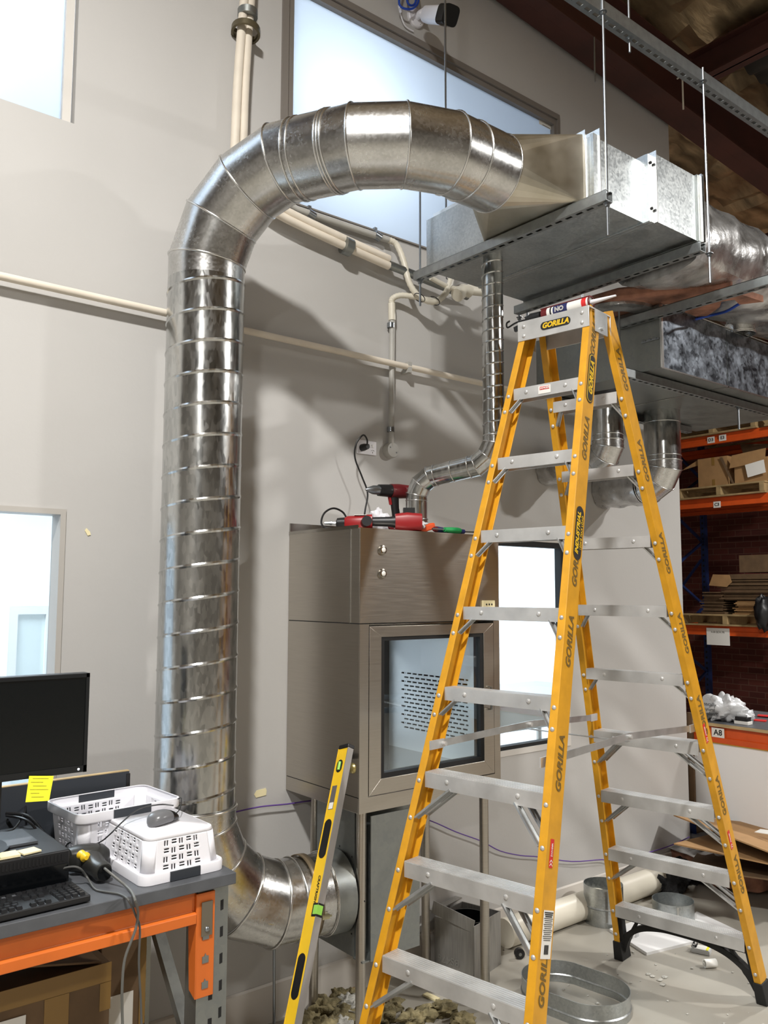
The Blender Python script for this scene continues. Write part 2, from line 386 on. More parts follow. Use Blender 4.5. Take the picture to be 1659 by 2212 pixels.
# roof steel
def ibeam(name, p, q, dep, wid, label, cat='beam', group=None, tf=.014):
    p, q = V(p), V(q); b = MB()
    b.bar(p + V((0, 0, tf / 2)), q + V((0, 0, tf / 2)), wid, tf).bar(p + V((0, 0, dep)), q + V((0, 0, dep)), wid, tf).bar(p + V((0, 0, dep / 2)), q + V((0, 0, dep / 2)), .012, dep)
    return tag(b.build(name, M['steelred'], sm=0), label, cat, group)
sl = .07
zb = lambda x: 5.19 + (5.25 - x) * sl
ibeam('steel_rafter', (-5.9, 3.16, zb(-5.9)), (11.7, 3.16, zb(11.7)), .4, .2, 'deep oxide red rafter running along the top of the white wall')
p = aZ(1540, 155, 5.32)
ibeam('steel_beam', (p.x + .05, 3.0, 5.32), (p.x + .05, -6, 5.32), .2, .12, 'dark red roof beam meeting the rafter above the slotted channel')
ibeam('steel_beam', (7.6, 8.8, 4.95), (7.6, 3.3, 4.95), .22, .14, 'dark red roof beam beyond the end of the white wall')
b = MB(); p = aX(1605, 540, 8.6); q = aX(1659, 430, 8.6)
tag(MB().bar(p, q + (q - p) * .8, .09, .09).build('steel_brace', M['steelred']), 'slanting red steel brace above the far racking', 'brace')
for i, x in enumerate((4.05, 5.6)):
    pass
# corrugated roof sheet
b = MB(); x0, x1, y0, y1 = 5.35, 9.5, -3, 2.95; n = 150; rr = []
for i in range(n + 1):
    x = x0 + (x1 - x0) * i / n; z = 5.68 - .02 * (x - x0) + .018 * math.sin(i * math.pi / 3)
    rr.append([(x, y0, z), (x, y1, z)])
k0 = b.pts([p for r in rr for p in r])
for i in range(n): a = k0 + 2 * i; b.face((a, a + 1, a + 3, a + 2))
tag(b.build('roof_sheet', M['corr'], solid=.002), 'grey corrugated roof sheeting behind the slotted channel', 'roof sheet')
# ------------------------------------------------------------------ lamps
def area(name, loc, size, power, color=(1, .98, .945), tgt=None, shape='DISK', sy=None):
    l = bpy.data.lights.new(name, 'AREA'); l.shape = shape; l.size = size; l.energy = power; l.color = color
    if sy: l.shape = 'RECTANGLE'; l.size_y = sy
    o = bpy.data.objects.new(name, l); col.objects.link(o); o.location = loc
    if tgt is not None: o.rotation_euler = (V(tgt) - V(loc)).to_track_quat('-Z', 'Y').to_euler()
    return o
def highbay(x, y, z, power, group='high bay lamps under the roof', label='round high bay lamp under the roof'):
    t = thing('high_bay_lamp', label, 'lamp', (x, y, z), group)
    MB().lathe([(.04, .32), (.09, .3), (.1, .16), (.22, .03), (.24, 0), (.235, 0), (.21, .03), (.09, .15)], (x, y, z)).build('lamp_shade', M['galv_dull'], t)
    MB().cyl((x, y, z + .32), (x, y, roofz(x) - .1), .012, 8).build('stem', M['rod'], t)
    area('lamp', (x, y, z + .01), .34, power)
highbay(-.33, .42, 5.5, 380, label='round high bay lamp hung over the ladder')
highbay(6.2, -1.8, 4.7, 350, label='added fill lamp in a high bay shade over the open floor')  # unseen fill lamp, added to brighten the wall end and the floor
highbay(8.3, 2.2, 5.1, 230, label='added lamp standing in for sunlight on the racking')  # added lamp; stands in for the sunlit patches on the far racking
highbay(-3.5, -3.5, 4.9, 230, label='added unseen fill lamp by the grey side wall')  # extra fill lamp added out of view, behind the viewpoint
cool = (.94, .97, 1)
area('lamp_upper_room', (2.5, 3.82, 4.25), .3, 6.5, cool, tgt=(2.45, 3.29, 4.22))
area('lamp_upper_ceiling', (2.6, 4.8, 5.3), 1.2, 12, cool, tgt=(2.6, 4.2, 3.2), sy=.6)
area('lamp_upper_side', (.0, 4.5, 4.7), .8, 62, cool, tgt=(.2, 3.3, 4.5), sy=.5)
area('lamp_lower_room', (3.9, 5.0, 2.8), 1.6, 120, cool, tgt=(3.9, 5.0, 0), sy=1.2)
area('lamp_lower_room', (.6, 4.9, 2.8), 1.2, 95, cool, tgt=(.6, 4.9, 0), sy=1.0)
area('lamp_cabinet', (2.47, 3.02, 1.66), .35, 7, cool, tgt=(2.47, 3.02, 1), sy=.15)
w = bpy.data.worlds.new('world'); sc.world = w; w.use_nodes = True
w.node_tree.nodes['Background'].inputs[0].default_value = (.5, .5, .52, 1); w.node_tree.nodes['Background'].inputs[1].default_value = .12
# camera
cd = bpy.data.cameras.new('camera'); cam = bpy.data.objects.new('camera', cd); col.objects.link(cam)
cd.sensor_fit = 'VERTICAL'; cd.sensor_height = 36; cd.sensor_width = 27; cd.lens = 36 * F / 2212; cd.clip_start = .05
R = Matrix((RT, UP, -FWD)).transposed().to_4x4(); cam.matrix_world = Matrix.Translation(CAM) @ R
sc.camera = cam
sc.view_settings.view_transform = 'Standard'; sc.view_settings.look = 'None'; sc.view_settings.gamma = 1; sc.view_settings.use_curve_mapping = False
sc.view_settings.exposure = 0
sc.cycles.max_bounces = 8; sc.cycles.glossy_bounces = 5; sc.cycles.diffuse_bounces = 4
sc.cycles.sample_clamp_indirect = 6
# ------------------------------------------------------------------ big round duct run
def circ_on_plane(c, d, n, r, u, seg=40):
    c, d, n = V(c), V(d).normalized(), V(n).normalized()
    if abs(V(u).normalized().dot(d)) > .95: u = V((1, 0, 0)) if abs(d.x) < .9 else V((0, 0, 1))
    u = (u - d * u.dot(d)).normalized(); w = d.cross(u); out = []
    for k in range(seg):
        t = 2 * math.pi * k / seg; p = c + (u * math.cos(t) + w * math.sin(t)) * r
        out.append(p + d * ((c - p).dot(n) / d.dot(n)))
    return out, u
def gored(b, nodes, r, seam=.0045, seg=40, u0=V((0, 0, 1)), ms=None, mt=None, seams=None, double=()):
    # nodes: list of (centre, plane normal); straight gores between consecutive nodes
    u = V(u0)
    for i in range(len(nodes) - 1):
        (c0, n0), (c1, n1) = nodes[i], nodes[i + 1]; d = (V(c1) - V(c0)).normalized()
        b.use(mt); a0, u = circ_on_plane(c0, d, n0, r, u, seg); a1, _ = circ_on_plane(c1, d, n1, r, u, seg)
        b.rings([a0, a1], cap=False)
        for j, (ring, nn, cc) in ((i, (a0, n0, c0)), (i + 1, (a1, n1, c1))):
            if (seams is None or j in seams) and (j == i + 1 or i == 0):
                b.use(ms)
                for off in ((0,) if j not in double else (-.012, .012)):
                    rr = []
                    K = 8
                    for k in range(seg):
                        p = ring[k]; e = (p - V(cc)).normalized(); nv = V(nn).normalized(); p = p + d * off
                        rr.append([p + (e * math.cos(t) + nv * math.sin(t)) * seam for t in (2 * math.pi * q / K for q in range(K))])
                    rr.append(rr[0]); b.rings(rr, cap=False)
    return b
def helix(b, o, r, z0, z1, pitch, seg=48, ridge=.0035, phase=0.0, wid=.007):
    # vertical spiral lock-seam duct: raised helical seam
    o = V(o); prof = [0, .5 - wid / pitch, .5, .5 + wid / pitch]; hs = [0, 0, ridge, 0]
    n = int((z1 - z0) / pitch) + 3; cols = []
    for k in range(seg + 1):
        t = 2 * math.pi * k / seg; cl = []
        for i in range(-2, n):
            for a, h in zip(prof, hs):
                z = z0 + pitch * (i + a + k / seg) + phase
                zz = min(max(z, z0), z1); rr = r + (h if zz == z else 0)
                cl.append(o + V((math.cos(t) * rr, math.sin(t) * rr, zz)))
        cols.append(cl)
    m = len(cols[0]); bs = [b.pts(c) for c in cols]
    for k in range(seg):
        for i in range(m - 1): b.face((bs[k] + i, bs[k + 1] + i, bs[k + 1] + i + 1, bs[k] + i + 1))
    return b
R0 = .15; DX, DY = 1.481, 2.993; ZS = 3.045; R1 = .428; PH = math.radians(-62.2); L1 = .14; R2 = .487; L2 = .155
duct = thing('exhaust_duct', 'big galvanised round duct rising from the floor elbow and arching to the plenum box', 'duct', (DX, DY, 0))
hd = V((math.cos(PH), math.sin(PH), 0)); zz = V((0, 0, 1)); S = V((DX, DY, ZS))
nodes = [(S - zz * .001, zz)]
for a in (11.25, 33.75, 56.25, 78.75):
    a = math.radians(a); nodes.append((S + hd * R1 + (-hd * math.cos(a) + zz * math.sin(a)) * R1 / math.cos(math.radians(11.25)), hd * math.sin(a) + zz * math.cos(a)))
E1 = S + hd * R1 + zz * R1; nodes.append((E1, hd))
gored(MB(), nodes, R0, ms=M['seam'], mt=M['elbow'], u0=V((1, 0, 0)), seams=(1, 2, 3, 4)).build('upper_elbow', None, duct, sm=50)
J1 = E1 + hd * L1
b = gored(MB(), [(E1, hd), (J1, hd)], R0 + .002, ms=M['seam'], mt=M['elbow'], double=(0,), seam=.004)
b.build('connector_sleeve', None, duct, sm=50)
T = -PH; lf = V((-math.sin(PH), math.cos(PH), 0)); n2 = [(J1, hd)]
for k in (1 / 6, .5, 5 / 6):
    a = T * k; n2.append((J1 + lf * R2 + (-lf * math.cos(a) + hd * math.sin(a)) * R2 / math.cos(T / 6), hd * math.cos(a) + lf * math.sin(a)))
E2 = J1 + lf * R2 + (-lf * math.cos(T) + hd * math.sin(T)) * R2; n2.append((E2, V((1, 0, 0))))
gored(MB(), n2, R0, ms=M['seam'], mt=M['elbow'], double=(0,)).build('offset_elbow', None, duct, sm=50)
E3 = E2 + V((L2, 0, 0)); gored(MB(), [(E2, V((1, 0, 0))), (E3, V((1, 0, 0)))], R0 + .002, ms=M['seam'], mt=M['elbow'], seam=.003, seams=(0, 1)).build('collar', None, duct, sm=50)
MB().cyl((E1 + hd * .3) + V((0.02, .05, .15)), (E1 + hd * .3) + V((0.03, .05, .175)), .006, 8).build('screw', M['rubber'], duct)
# square to round transition
ZB = 3.33; ZT = 3.605; TX = 2.562; TY0, TY1 = 1.975, 2.505
b = MB().use(M['trans']); seg = 32; c = []
for k in range(seg):
    t = 2 * math.pi * k / seg + math.pi / 4; c.append(E3 + V((0, math.cos(t) * R0, math.sin(t) * R0)))
cor = [V((TX, TY1, ZT)), V((TX, TY0, ZT)), V((TX, TY0, ZB)), V((TX, TY1, ZB))]
# corner i faces quadrant centred on angle 45+90i ; quadrant arcs
ci = b.pts(c); co = b.pts(cor)
for i in range(4):
    for k in range(-4, 4):
        a = (i * 8 + k) % seg; a2 = (a + 1) % seg; b.face((ci + a, co + i, ci + a2))
    mid = (i * 8 + 4) % seg; b.face((ci + mid, co + i, co + (i + 1) % 4))
b.use(M['seam']).box(TX, TX + .006, TY0 - .012, TY1 + .012, ZB - .004, ZT + .014)
b.build('transition_piece', None, duct, sm=6)
b = helix(MB(), (DX, DY, 0), R0, 1.02, ZS, .1215, phase=.03); b.build('riser', M['spiral'], duct, sm=18)
# lower elbow
PH2 = math.radians(-6.5); h2 = V((math.cos(PH2), math.sin(PH2), 0)); S2 = V((DX, DY, 1.02)); RL = .41
nd = [(S2, -zz)]
for a in (11.25, 33.75, 56.25, 78.75):
    a = math.radians(a); nd.append((S2 + h2 * RL + (-h2 * math.cos(a) - zz * math.sin(a)) * RL / math.cos(math.radians(11.25)), h2 * math.sin(a) - zz * math.cos(a)))
E4 = S2 + h2 * RL - zz * RL; nd.append((E4, h2))
gored(MB(), nd, .156, ms=M['seam'], mt=M['elbow'], seam=.006, seams=(0, 1, 2, 3, 4, 5)).build('lower_elbow', None, duct, sm=50)
F4 = V((2.1, E4.y + h2.y / h2.x * (2.1 - E4.x), E4.z)); g = E4 + h2 * .13
gored(MB(), [(E4, h2), (g, h2)], .153, ms=M['seam'], mt=M['elbow'], seam=.004).build('joint_sleeve', None, duct, sm=50)
gored(MB(), [(g, h2), (F4, h2)], .160, ms=M['seam'], mt=M['galv_dull'], seam=.003, seams=(0,)).build('spigot', None, duct, sm=50)
b = MB(); a0, u = circ_on_plane(E4 + h2 * .035, h2, h2, .161, zz, 40); a1, u = circ_on_plane(E4 + h2 * .065, h2, h2, .161, zz, 40); b.rings([a0, a1], cap=False)
cb = b.build('clamp_band', mat('brass_band', (150, 134, 110), .35, .8), duct, solid=.003, sm=50)
bk = E4 + h2 * .05 + V((0, -.158, -.03)); MB().obox(bk, h2 * .016, (0, .008, 0), (0, 0, .008)).cyl(bk + V((0, -.012, .004)) - h2 * .02, bk + V((0, -.012, .004)) + h2 * .02, .004, 8).build('buckle', mat('zinc_buckle', (190, 184, 150), .3, .9), cb)
# yellow marker streak hugging the elbow
rad = .1575
b = MB(); path = []
for i in range(15):
    t = i / 14; ang = math.radians(20 + 52 * t); cc = S2 + h2 * RL + (-h2 * math.cos(ang) - zz * math.sin(ang)) * RL * 1.005
    rdir = (-h2 * math.cos(ang) - zz * math.sin(ang)); side = V((0, -1, 0)); th = .25 + .6 * math.sin(t * 2.4) * .5
    w = .012 + .02 * math.sin(t * math.pi) + .012 * t
    path.append([cc + (side * math.cos(q) + rdir * math.sin(q)) * rad for q in (th - w / rad, th - w / rad / 2, th, th + w / rad / 2, th + w / rad)])
b.rings(path, closed=False, cap=False); b.build('marker_streak', M['ystain'], duct, sm=60, solid=.001)
tag(MB().cyl(aZ(592, 2210, .02), aZ(592, 2022, .40) , .006, 8).build('prop_rod', M['rod']), 'thin steel rod propping up the floor-level duct elbow', 'rod')

# ------------------------------------------------------------------ hung plenum box
PX0 = TX + .006; PXM = 2.895; PX1 = 3.255
pl = thing('plenum_box', 'rectangular galvanised plenum box hung in slotted channels below the roof', 'duct box', (2.9, 2.4, ZB))
B('near_section', M['galv'], PX0 + .036, PXM - .002, 1.94, 2.885, ZB, ZT - .015, parent=pl)
B('end_plate', M['galv'], PX0 + .0005, PX0 + .035, 1.945, 2.90, ZB + .0, ZT - .02, parent=pl)
B('far_section', M['galv'], PXM + .028, PX1 - .03, 1.895, 2.875, ZB - .003, ZT + .012, parent=pl)
b = MB().use(M['seam']); b.box(PX0 + .035, PX0 + .04, 1.925, 2.89, ZB - .004, ZT + .018)
b.use(M['galv']).box(PXM - .004, PXM + .028, 1.905, 2.88, ZB - .006, ZT + .004); b.use(M['seam']).box(PXM + .026, PXM + .03, 1.885, 2.885, ZB - .008, ZT + .02)
for z in (ZB + .05, ZT - .03): b.use(M['rubber']).cyl((PXM + .013, 1.906, z), (PXM + .013, 1.90, z), .006, 8)
b.use(M['galv_dull']).box(PX1 - .03, PX1 - .012, 1.885, 2.885, ZB - .006, ZT + .016).use(M['seam']).box(PX1 - .012, PX1 - .006, 1.875, 2.89, ZB - .008, ZT + .02).box(PX1, PX1 + .005, 1.875, 2.89, ZB - .008, ZT + .02)
b.use(M['seam']).box(PXM + .0, PXM + .004, 1.905, 2.88, ZB - .0085, ZB - .005)
b.build('flange', None, pl)
B('closing_strip', M['galv'], PX0 + .001, PX0 + .036, 1.93, 1.945, ZB, ZT - .01, parent=pl)
MB().box(2.64, 3.22, 2.89, 2.905, ZB + .02, ZB + .045).build('rubber_strip', M['rubber'], pl)
# slotted channels
def strut(name, p, q, label, group, w=.041, h=.041, slot=.05, off=.012, both=False):
    p, q = V(p), V(q); d = (q - p).normalized(); L = (q - p).length; sd = d.cross(zz).normalized()
    b = MB().use(M['strut']); up = zz
    # bottom web with slots cut, and two sides
    n = int(L / slot); c = p
    t = .0025; hw = w / 2; sl2 = slot * .30; sw = .007
    for s_ in (-1, 1):
        b.obox((p + q) / 2 + sd * s_ * (hw - t / 2), d * L / 2, sd * t / 2, up * h / 2)
        b.obox((p + q) / 2 + sd * s_ * (hw - .006) + up * (h / 2 - t / 2), d * L / 2, sd * .006, up * t / 2)
        b.obox((p + q) / 2 + sd * s_ * (sw + hw - t) / 2 - up * (h / 2 - t / 2), d * L / 2, sd * (hw - t - sw) / 2, up * t / 2)
    st = (L - n * slot) / 2
    b.obox(p + d * st / 2 - up * (h / 2 - t / 2), d * st / 2, sd * sw, up * t / 2).obox(q - d * st / 2 - up * (h / 2 - t / 2), d * st / 2, sd * sw, up * t / 2)
    for i in range(n + 1):
        m = p + d * (st + i * slot); hl = slot / 2 - sl2
        if i in (0, n): m = m + d * (hl / 2 if i == 0 else -hl / 2); hl /= 2
        b.obox(m - up * (h / 2 - t / 2), d * hl, sd * sw, up * t / 2)
    return tag(b.build(name, None), label, 'channel', group)
G1 = 'slotted channels carrying the ducts'
strut('slotted_channel', (2.553, 1.85, ZB - .026), (2.527, 2.925, ZB - .026), 'slotted channel under the round-duct end of the hung plenum box', G1)
strut('slotted_channel', (3.228, 1.87, ZB - .038), (3.222, 2.93, ZB - .038), 'slotted channel under the far end of the hung plenum box', G1)
strut('slotted_channel', (2.2, 1.89, 4.075), (5.6, 1.89, 4.075), 'long slotted channel hung high below the red rafter', G1, w=.05, h=.055, slot=.05)
MB  # rods
G2 = 'threaded rods hanging from the roof'
def rod(p, q, label, nuts=(), r=.005):
    t = thing('threaded_rod', label, 'rod', q, G2)
    MB().cyl(p, q, r, 8).build('shaft', M['rod'], t)
    for z in nuts:
        x, y = p[0], p[1]
        MB().cyl((x, y, z - .006), (x, y, z + .006), .0105, 6).cyl((x, y, z + .006), (x, y, z + .008), .016, 12).build('nut', M['rod'], t, sm=20)
x, y = 2.556, 1.862; rod((x, y, 4.11), (x, y, 3.155), 'bright rod carrying the channel beside the square duct transition', (ZB - .056, 4.04))
x, y = 3.262, 1.862; rod((x, y, 4.11), (x, y, 3.14), 'bright rod carrying the channel under the box far end', (ZB - .068, 4.04))
p = aZ(907, 600, ZB); x, y = 2.532, 2.905; rod((x, y, 3.72), (x, y, 3.16), 'rod in front of the big frosted window with its end beside the corrugated conduits', (ZB - .056,))
p = aY(962, 120, 2.83); rod((p.x, p.y, roofz(p.x) - .1), (p.x, p.y, ZT - .01), 'rod hanging before the camera and the big frosted window')
for px in (1122, 1139):
    p = aZ(px, 690, ZB - .07); rod((p.x, p.y, ZB - .03), (p.x, p.y, 3.1), 'short rod under the wall end of the channel, %s' % ('nearer the small spiral duct' if px == 1122 else 'farther from the small spiral duct'), (ZB - .066,), r=.006)
p = V((2.766, 1.89, 0)); rod((p.x, p.y, roofz(p.x) - .1), (p.x, p.y, 3.985), 'rod coming down from the roof through the long high channel', (4.04,))
p = aY(1285, 150, 3.0); rod((p.x, p.y, 5.2), (p.x, p.y, aY(1285, 176, 3.0).z), 'thin dangling rod in front of the red rafter')
p = aY(1258, 700, 2.6); rod((p.x, p.y, aY(1258, 600, 2.6).z), (p.x, p.y, aY(1258, 760, 2.6).z), 'rod behind the ladder top')
p = aX(1338, 720, 3.42); rod((p.x, p.y, aX(1334, 640, 3.42).z), (p.x, p.y, aX(1338, 815, 3.42).z), 'rod beside the end of the second plenum box behind the ladder')
p = aY(1475, 200, 3.0); tag(MB().tube([(p.x, 3.04, p.z + .12), (p.x, p.y, p.z + .12), (p.x, p.y, p.z - .12)], .006, 8).build('white_conduit', M['pvc']), 'thin white pipe on the face of the red rafter', 'pipe')

# ------------------------------------------------------------------ small spiral duct down to the cabinet
r = .0475
SX, SY = 2.685, 2.585
sd_ = thing('branch_duct', 'small spiral duct from the plenum box bending down to the steel cabinet', 'duct', (SX, SY, 2.1))
p0 = V((SX, SY, ZB)); o = aZ(934, 1132, 2.1)
top_e = aY(1058, 940, SY).z
helix(MB(), (SX, SY, 0), r, top_e, ZB, .052, seg=28, ridge=.0025, wid=.004).build('spiral_drop', M['spiral'], sd_, sm=18)
ex = V((2.51, 2.93, 2.1)); dirx = V((ex.x - SX, ex.y - SY, 0)); Ld = dirx.length; dirx.normalize()
zA = aY(1050, 1000, SY).z; 
def arc(c0, din, dout, R, n=3):
    out = []; 
    for k in range(n):
        a = (k + .5) / n; ang = a * math.acos(max(-1, min(1, din.dot(dout))))
        pr = (dout - din * dout.dot(din)).normalized()
        th = math.acos(max(-1, min(1, din.dot(dout)))); rr = R / math.cos(th / n / 2)
        cen = c0 + pr * R; out.append((cen - pr * math.cos(ang) * rr + din * math.sin(ang) * rr, din * math.cos(ang) + pr * math.sin(ang)))
    end = c0 + pr * R - pr * math.cos(th) * R + din * math.sin(th) * R
    return out, end
c0 = V((SX, SY, top_e)); mid = (dirx * .985 - zz * .17).normalized(); a1_, e1 = arc(c0, -zz, mid, .135, 3)
gored(MB(), [(c0, -zz)] + a1_ + [(e1, mid)], r + .002, seam=.0025, seg=24, ms=M['seam'], mt=M['spiral']).build('upper_bend', None, sd_, sm=50)
need = Ld - (e1 - c0).dot(dirx) - .112; st = max(.03, need / mid.dot(dirx)); e2 = e1 + mid * st
gored(MB(), [(e1, mid), ((e1 + e2) / 2, mid), (e2, mid)], r + .001, seam=.003, seg=24, ms=M['seam'], mt=M['spiral']).build('sleeve', None, sd_, sm=50)
a2_, e3 = arc(e2, mid, -zz, .115, 3)
gored(MB(), [(e2, mid)] + a2_ + [(e3, -zz), (V((e3.x, e3.y, 2.155)), -zz)], r + .002, seam=.0025, seg=24, ms=M['seam'], mt=M['spiral']).build('lower_bend', None, sd_, sm=50)
gored(MB(), [(V((e3.x, e3.y, 2.155)), -zz), (V((e3.x, e3.y, 2.088)), -zz)], r + .0045, seam=.003, seg=24, ms=M['seam'], mt=M['spiral']).build('cabinet_collar', None, sd_, sm=50)

# ------------------------------------------------------------------ second plenum, foil wrapped duct, wall pipes
QX, QY, QZ0, QZ1 = 3.51, 2.264, 2.9, 3.213
q = thing('plenum_box', 'lower rectangular galvanised box behind the ladder with two pipes below it', 'duct box', (4.4, 2.6, QZ0))
pat = mat('blotchy_galvanised', (152, 160, 170), .36, .9, c2=(70, 75, 82), nscale=16, vor=.2, vscale=60, rvar=.1, bump=.1, bscale=14)
s1 = aY(1573, 835, QY).x
def shell(name, x0, x1, y0, y1, z0, z1, mf, me, par):
    b = MB().use(me); b.box(x0, x1, y0 + .002, y1, z0, z1); b.use(mf).box(x0 + .003, x1 - .003, y0, y0 + .002, z0 + .003, z1 - .003); return b.build(name, None, par)
shell('end_section', QX, s1 - .001, QY, 3.05, QZ0, QZ1, pat, M['galv_dull'], q)
shell('long_section', s1 + .001, 5.1, QY, 3.05, QZ0, QZ1 - .006, pat, M['galv_dull'], q)
b = MB().use(M['seam']); b.box(QX - .004, QX + .01, QY - .004, QY + .006, QZ0, QZ1).box(QX, 5.1, QY - .004, QY + .004, QZ1 - .002, QZ1 + .004).box(QX, 5.1, QY - .003, QY + .004, QZ0 - .004, QZ0 + .002)
b.box(s1 - .004, s1 + .004, QY - .003, 3.05, QZ0 - .004, QZ0).build('edge_seam', None, q)
p = aX(1405, 735, QX); b = MB()
for dy in (-.03, 0, .03): b.cyl((QX - .006, p.y + dy - .009, p.z), (QX - .006, p.y + dy + .009, p.z + .006), .004, 8)
b.box(QX - .006, QX - .001, p.y - .05, p.y + .05, p.z - .006, p.z + .002); b.build('latch', M['rod'], q)
strut('slotted_channel', (3.33, 2.385, QZ0 - .026), (4.78, 2.385, QZ0 - .026), 'slotted channel along the near side under the lower duct box', G1)
strut('slotted_channel', (3.60, 2.98, QZ0 - .026), (4.9, 2.98, QZ0 - .026), 'slotted channel along the wall side under the lower duct box', G1)
strut('slotted_channel', (aZ(1478, 660, 3.16).x, 2.5, 3.16), (aZ(1478, 660, 3.16).x, 1.2, 3.16), 'slotted channel crossing beneath the foil wrapped duct', G1)
p = aZ(1530, 893, QZ0 - .05); rod((p.x, 2.385, QZ0 - .03), (p.x, 2.385, QZ0 - .17), 'short rod below the lower duct box, in front of the racking', (QZ0 - .052,), r=.006)
fd = thing('insulated_duct', 'fat duct wrapped in crumpled silver foil at the far end of the plenum box', 'duct', (4.4, 2.15, 3.2))
b = MB(); rnd = random.Random(5); rs = []; FY, FZ, FR = 2.13, 3.41, .235
for i in range(46):
    x = PX1 + .012 + i * .055; ring = []
    for k in range(40):
        t = 2 * math.pi * k / 40; rr = FR * (1 + .03 * math.sin(i * 1.3 + k * .8) + rnd.uniform(-.012, .012)); y_, z_ = math.cos(t), math.sin(t)
        if z_ < -.6: z_ = -.6 - (abs(z_) - .6) * .4
        ring.append((x, FY + y_ * rr * 1.05, FZ + z_ * rr))
    rs.append(ring)
b.rings(rs); b.build('foil_wrap', M['foil'], fd, sm=25)
b = MB(); rnd = random.Random(8); pts = [(x, y) for x, y in ((3.3, 2.36), (3.28, 2.62), (3.75, 2.66), (3.95, 2.5), (3.92, 2.3), (3.8, 2.12), (3.7, 2.05), (3.62, 1.95), (3.5, 2.05), (3.4, 2.2))]
b.prism(pts, (0, 0, 3.215), (1, 0, 0), (0, 1, 0), (0, 0, .06)); b.build('torn_insulation', M['pink'], fd, bevel=.015)
b = MB(); b.prism([(3.52, 1.9), (3.75, 1.88), (3.7, 1.97), (3.62, 1.95), (3.58, 2.03)], (0, 0, 3.17), (1, 0, 0), (0, 1, 0), (0, 0, .03)); b.build('torn_flap', M['pink'], fd)
b = MB(); b.lathe([(.09, 0), (.2, .0), (.2, .015), (.1, .02)], (3.48, 2.5, 3.2), seg=24); b.build('hanging_foil', M['foil'], fd)
for (px, rr, sx, lab) in ((1440, .085, 3.62, 'spigot'), (1597, .075, 4.25, 'spigot')):
    p = aX(px, 640, sx); gored(MB(), [(V((p.x, p.y, 3.26)), -zz), (V((p.x, p.y, 3.235 - .02)), -zz), (V((p.x, p.y, QZ1 - .006)), -zz)], rr, ms=M['seam'], mt=M['elbow'], seam=.003, seg=24).build('spigot', None, fd, sm=50)
for px in ((1638, 560, 1632, 640),):
    p = aY(px[0], px[1], 1.93); a = aY(px[2], px[3], 1.98); MB().tube([p, (p + a) / 2 + V((-.01, -.02, 0)), a], .007, 8, smooth=4).build('blue_cord', M['bluec'], fd)
tag(MB().tube([aZ(1500, 690, 3.2), aZ(1540, 680, 3.22), aZ(1570, 672, 3.2), aZ(1600, 655, 3.21), aZ(1625, 648, 3.2)], .007, 8, smooth=5).build('blue_cable', M['bluec']), 'loose blue cable lying over the lower duct box', 'cable')
def wallpipe(x, y, r, zh, label, xw, bell=0):
    t = thing('wall_pipe', label, 'duct', (x, y, QZ0), 'pipes bending from the lower box into the wall')
    R = r * 1.25; zt = zh + R; out = V((xw - x, WY - y, 0)); hdir = out.normalized()
    gored(MB(), [(V((x, y, QZ0)), -zz), (V((x, y, QZ0 - .07)), -zz), (V((x, y, zt + .03)), -zz), (V((x, y, zt)), -zz)], r, ms=M['seam'], mt=M['spiral'], seam=.003, seg=28, seams=(1, 2)).build('drop', None, t, sm=50)
    a_, e = arc(V((x, y, zt)), -zz, hdir, R, 3)
    gored(MB(), [(V((x, y, zt)), -zz)] + a_ + [(e, hdir)], r + .002, ms=M['seam'], mt=M['elbow'], seam=.0035, seg=28).build('elbow', None, t, sm=50)
    w_ = V((e.x + hdir.x / hdir.y * (WY - .004 - e.y), WY - .004, e.z))
    if (w_ - e).length > .04: gored(MB(), [(e, hdir), (w_, V((0, 1, 0)))], r, ms=M['seam'], mt=M['elbow'], seam=.003, seg=28, seams=(0,)).build('tail', None, t, sm=50)
    b = MB(); rs = []; rnd = random.Random(2)
    for i in range(7):
        k = i / 6; c = e.lerp(w_, k * .99 + .01) if (w_ - e).length > .02 else w_; rr = (r + .012) * (1 + .05 * math.sin(i * 2.1))
        rs.append([c + V((math.cos(t2), 0, math.sin(t2))) * (rr + rnd.uniform(-.006, .006)) for t2 in (2 * math.pi * n / 28 for n in range(28))])
    b.rings(rs, cap=False); b.build('foil_sleeve', M['foil'], t, sm=30)
wallpipe(3.80, 2.80, .082, 2.55, 'middle pipe bending from the lower box into the wall behind the ladder', 3.86)
wallpipe(4.38, 2.84, .105, 2.47, 'thick pipe bending from the lower box into the wall beside the racking view', 4.40)

# ------------------------------------------------------------------ wall services
def conduit(P_, r, m, name, label, cat, smooth=0, group=None, rib=False):
    if rib:
        pts = spline([V(p) for p in P_], smooth or 6); rr = []; out = []
        for a, c in zip(pts, pts[1:]):
            L = (c - a).length; k = max(1, int(L / .004))
            for i in range(k): out.append(a.lerp(c, i / k))
        rr = [r * (1 + (.07 if i % 2 else -.05)) for i in range(len(out))]
        b = MB().tube(out, rr, 12)
    else: b = MB().tube([V(p) for p in P_], r, 14, smooth=smooth)
    o = b.build(name, m, sm=60); return tag(o, label, cat, group)
zc = 2.98
c = conduit([(-2, WY - .045, 2.985), (5.14, WY - .045, 2.972)], .0155, M['lag'], 'wall_pipe', 'long cream pipe running level across the white wall', 'pipe')
p = aY(870, 800, WY); MB().box(p.x - .012, p.x + .012, WY - .06, WY, 2.945, 3.0).build('clip', M['pvcg'], c)
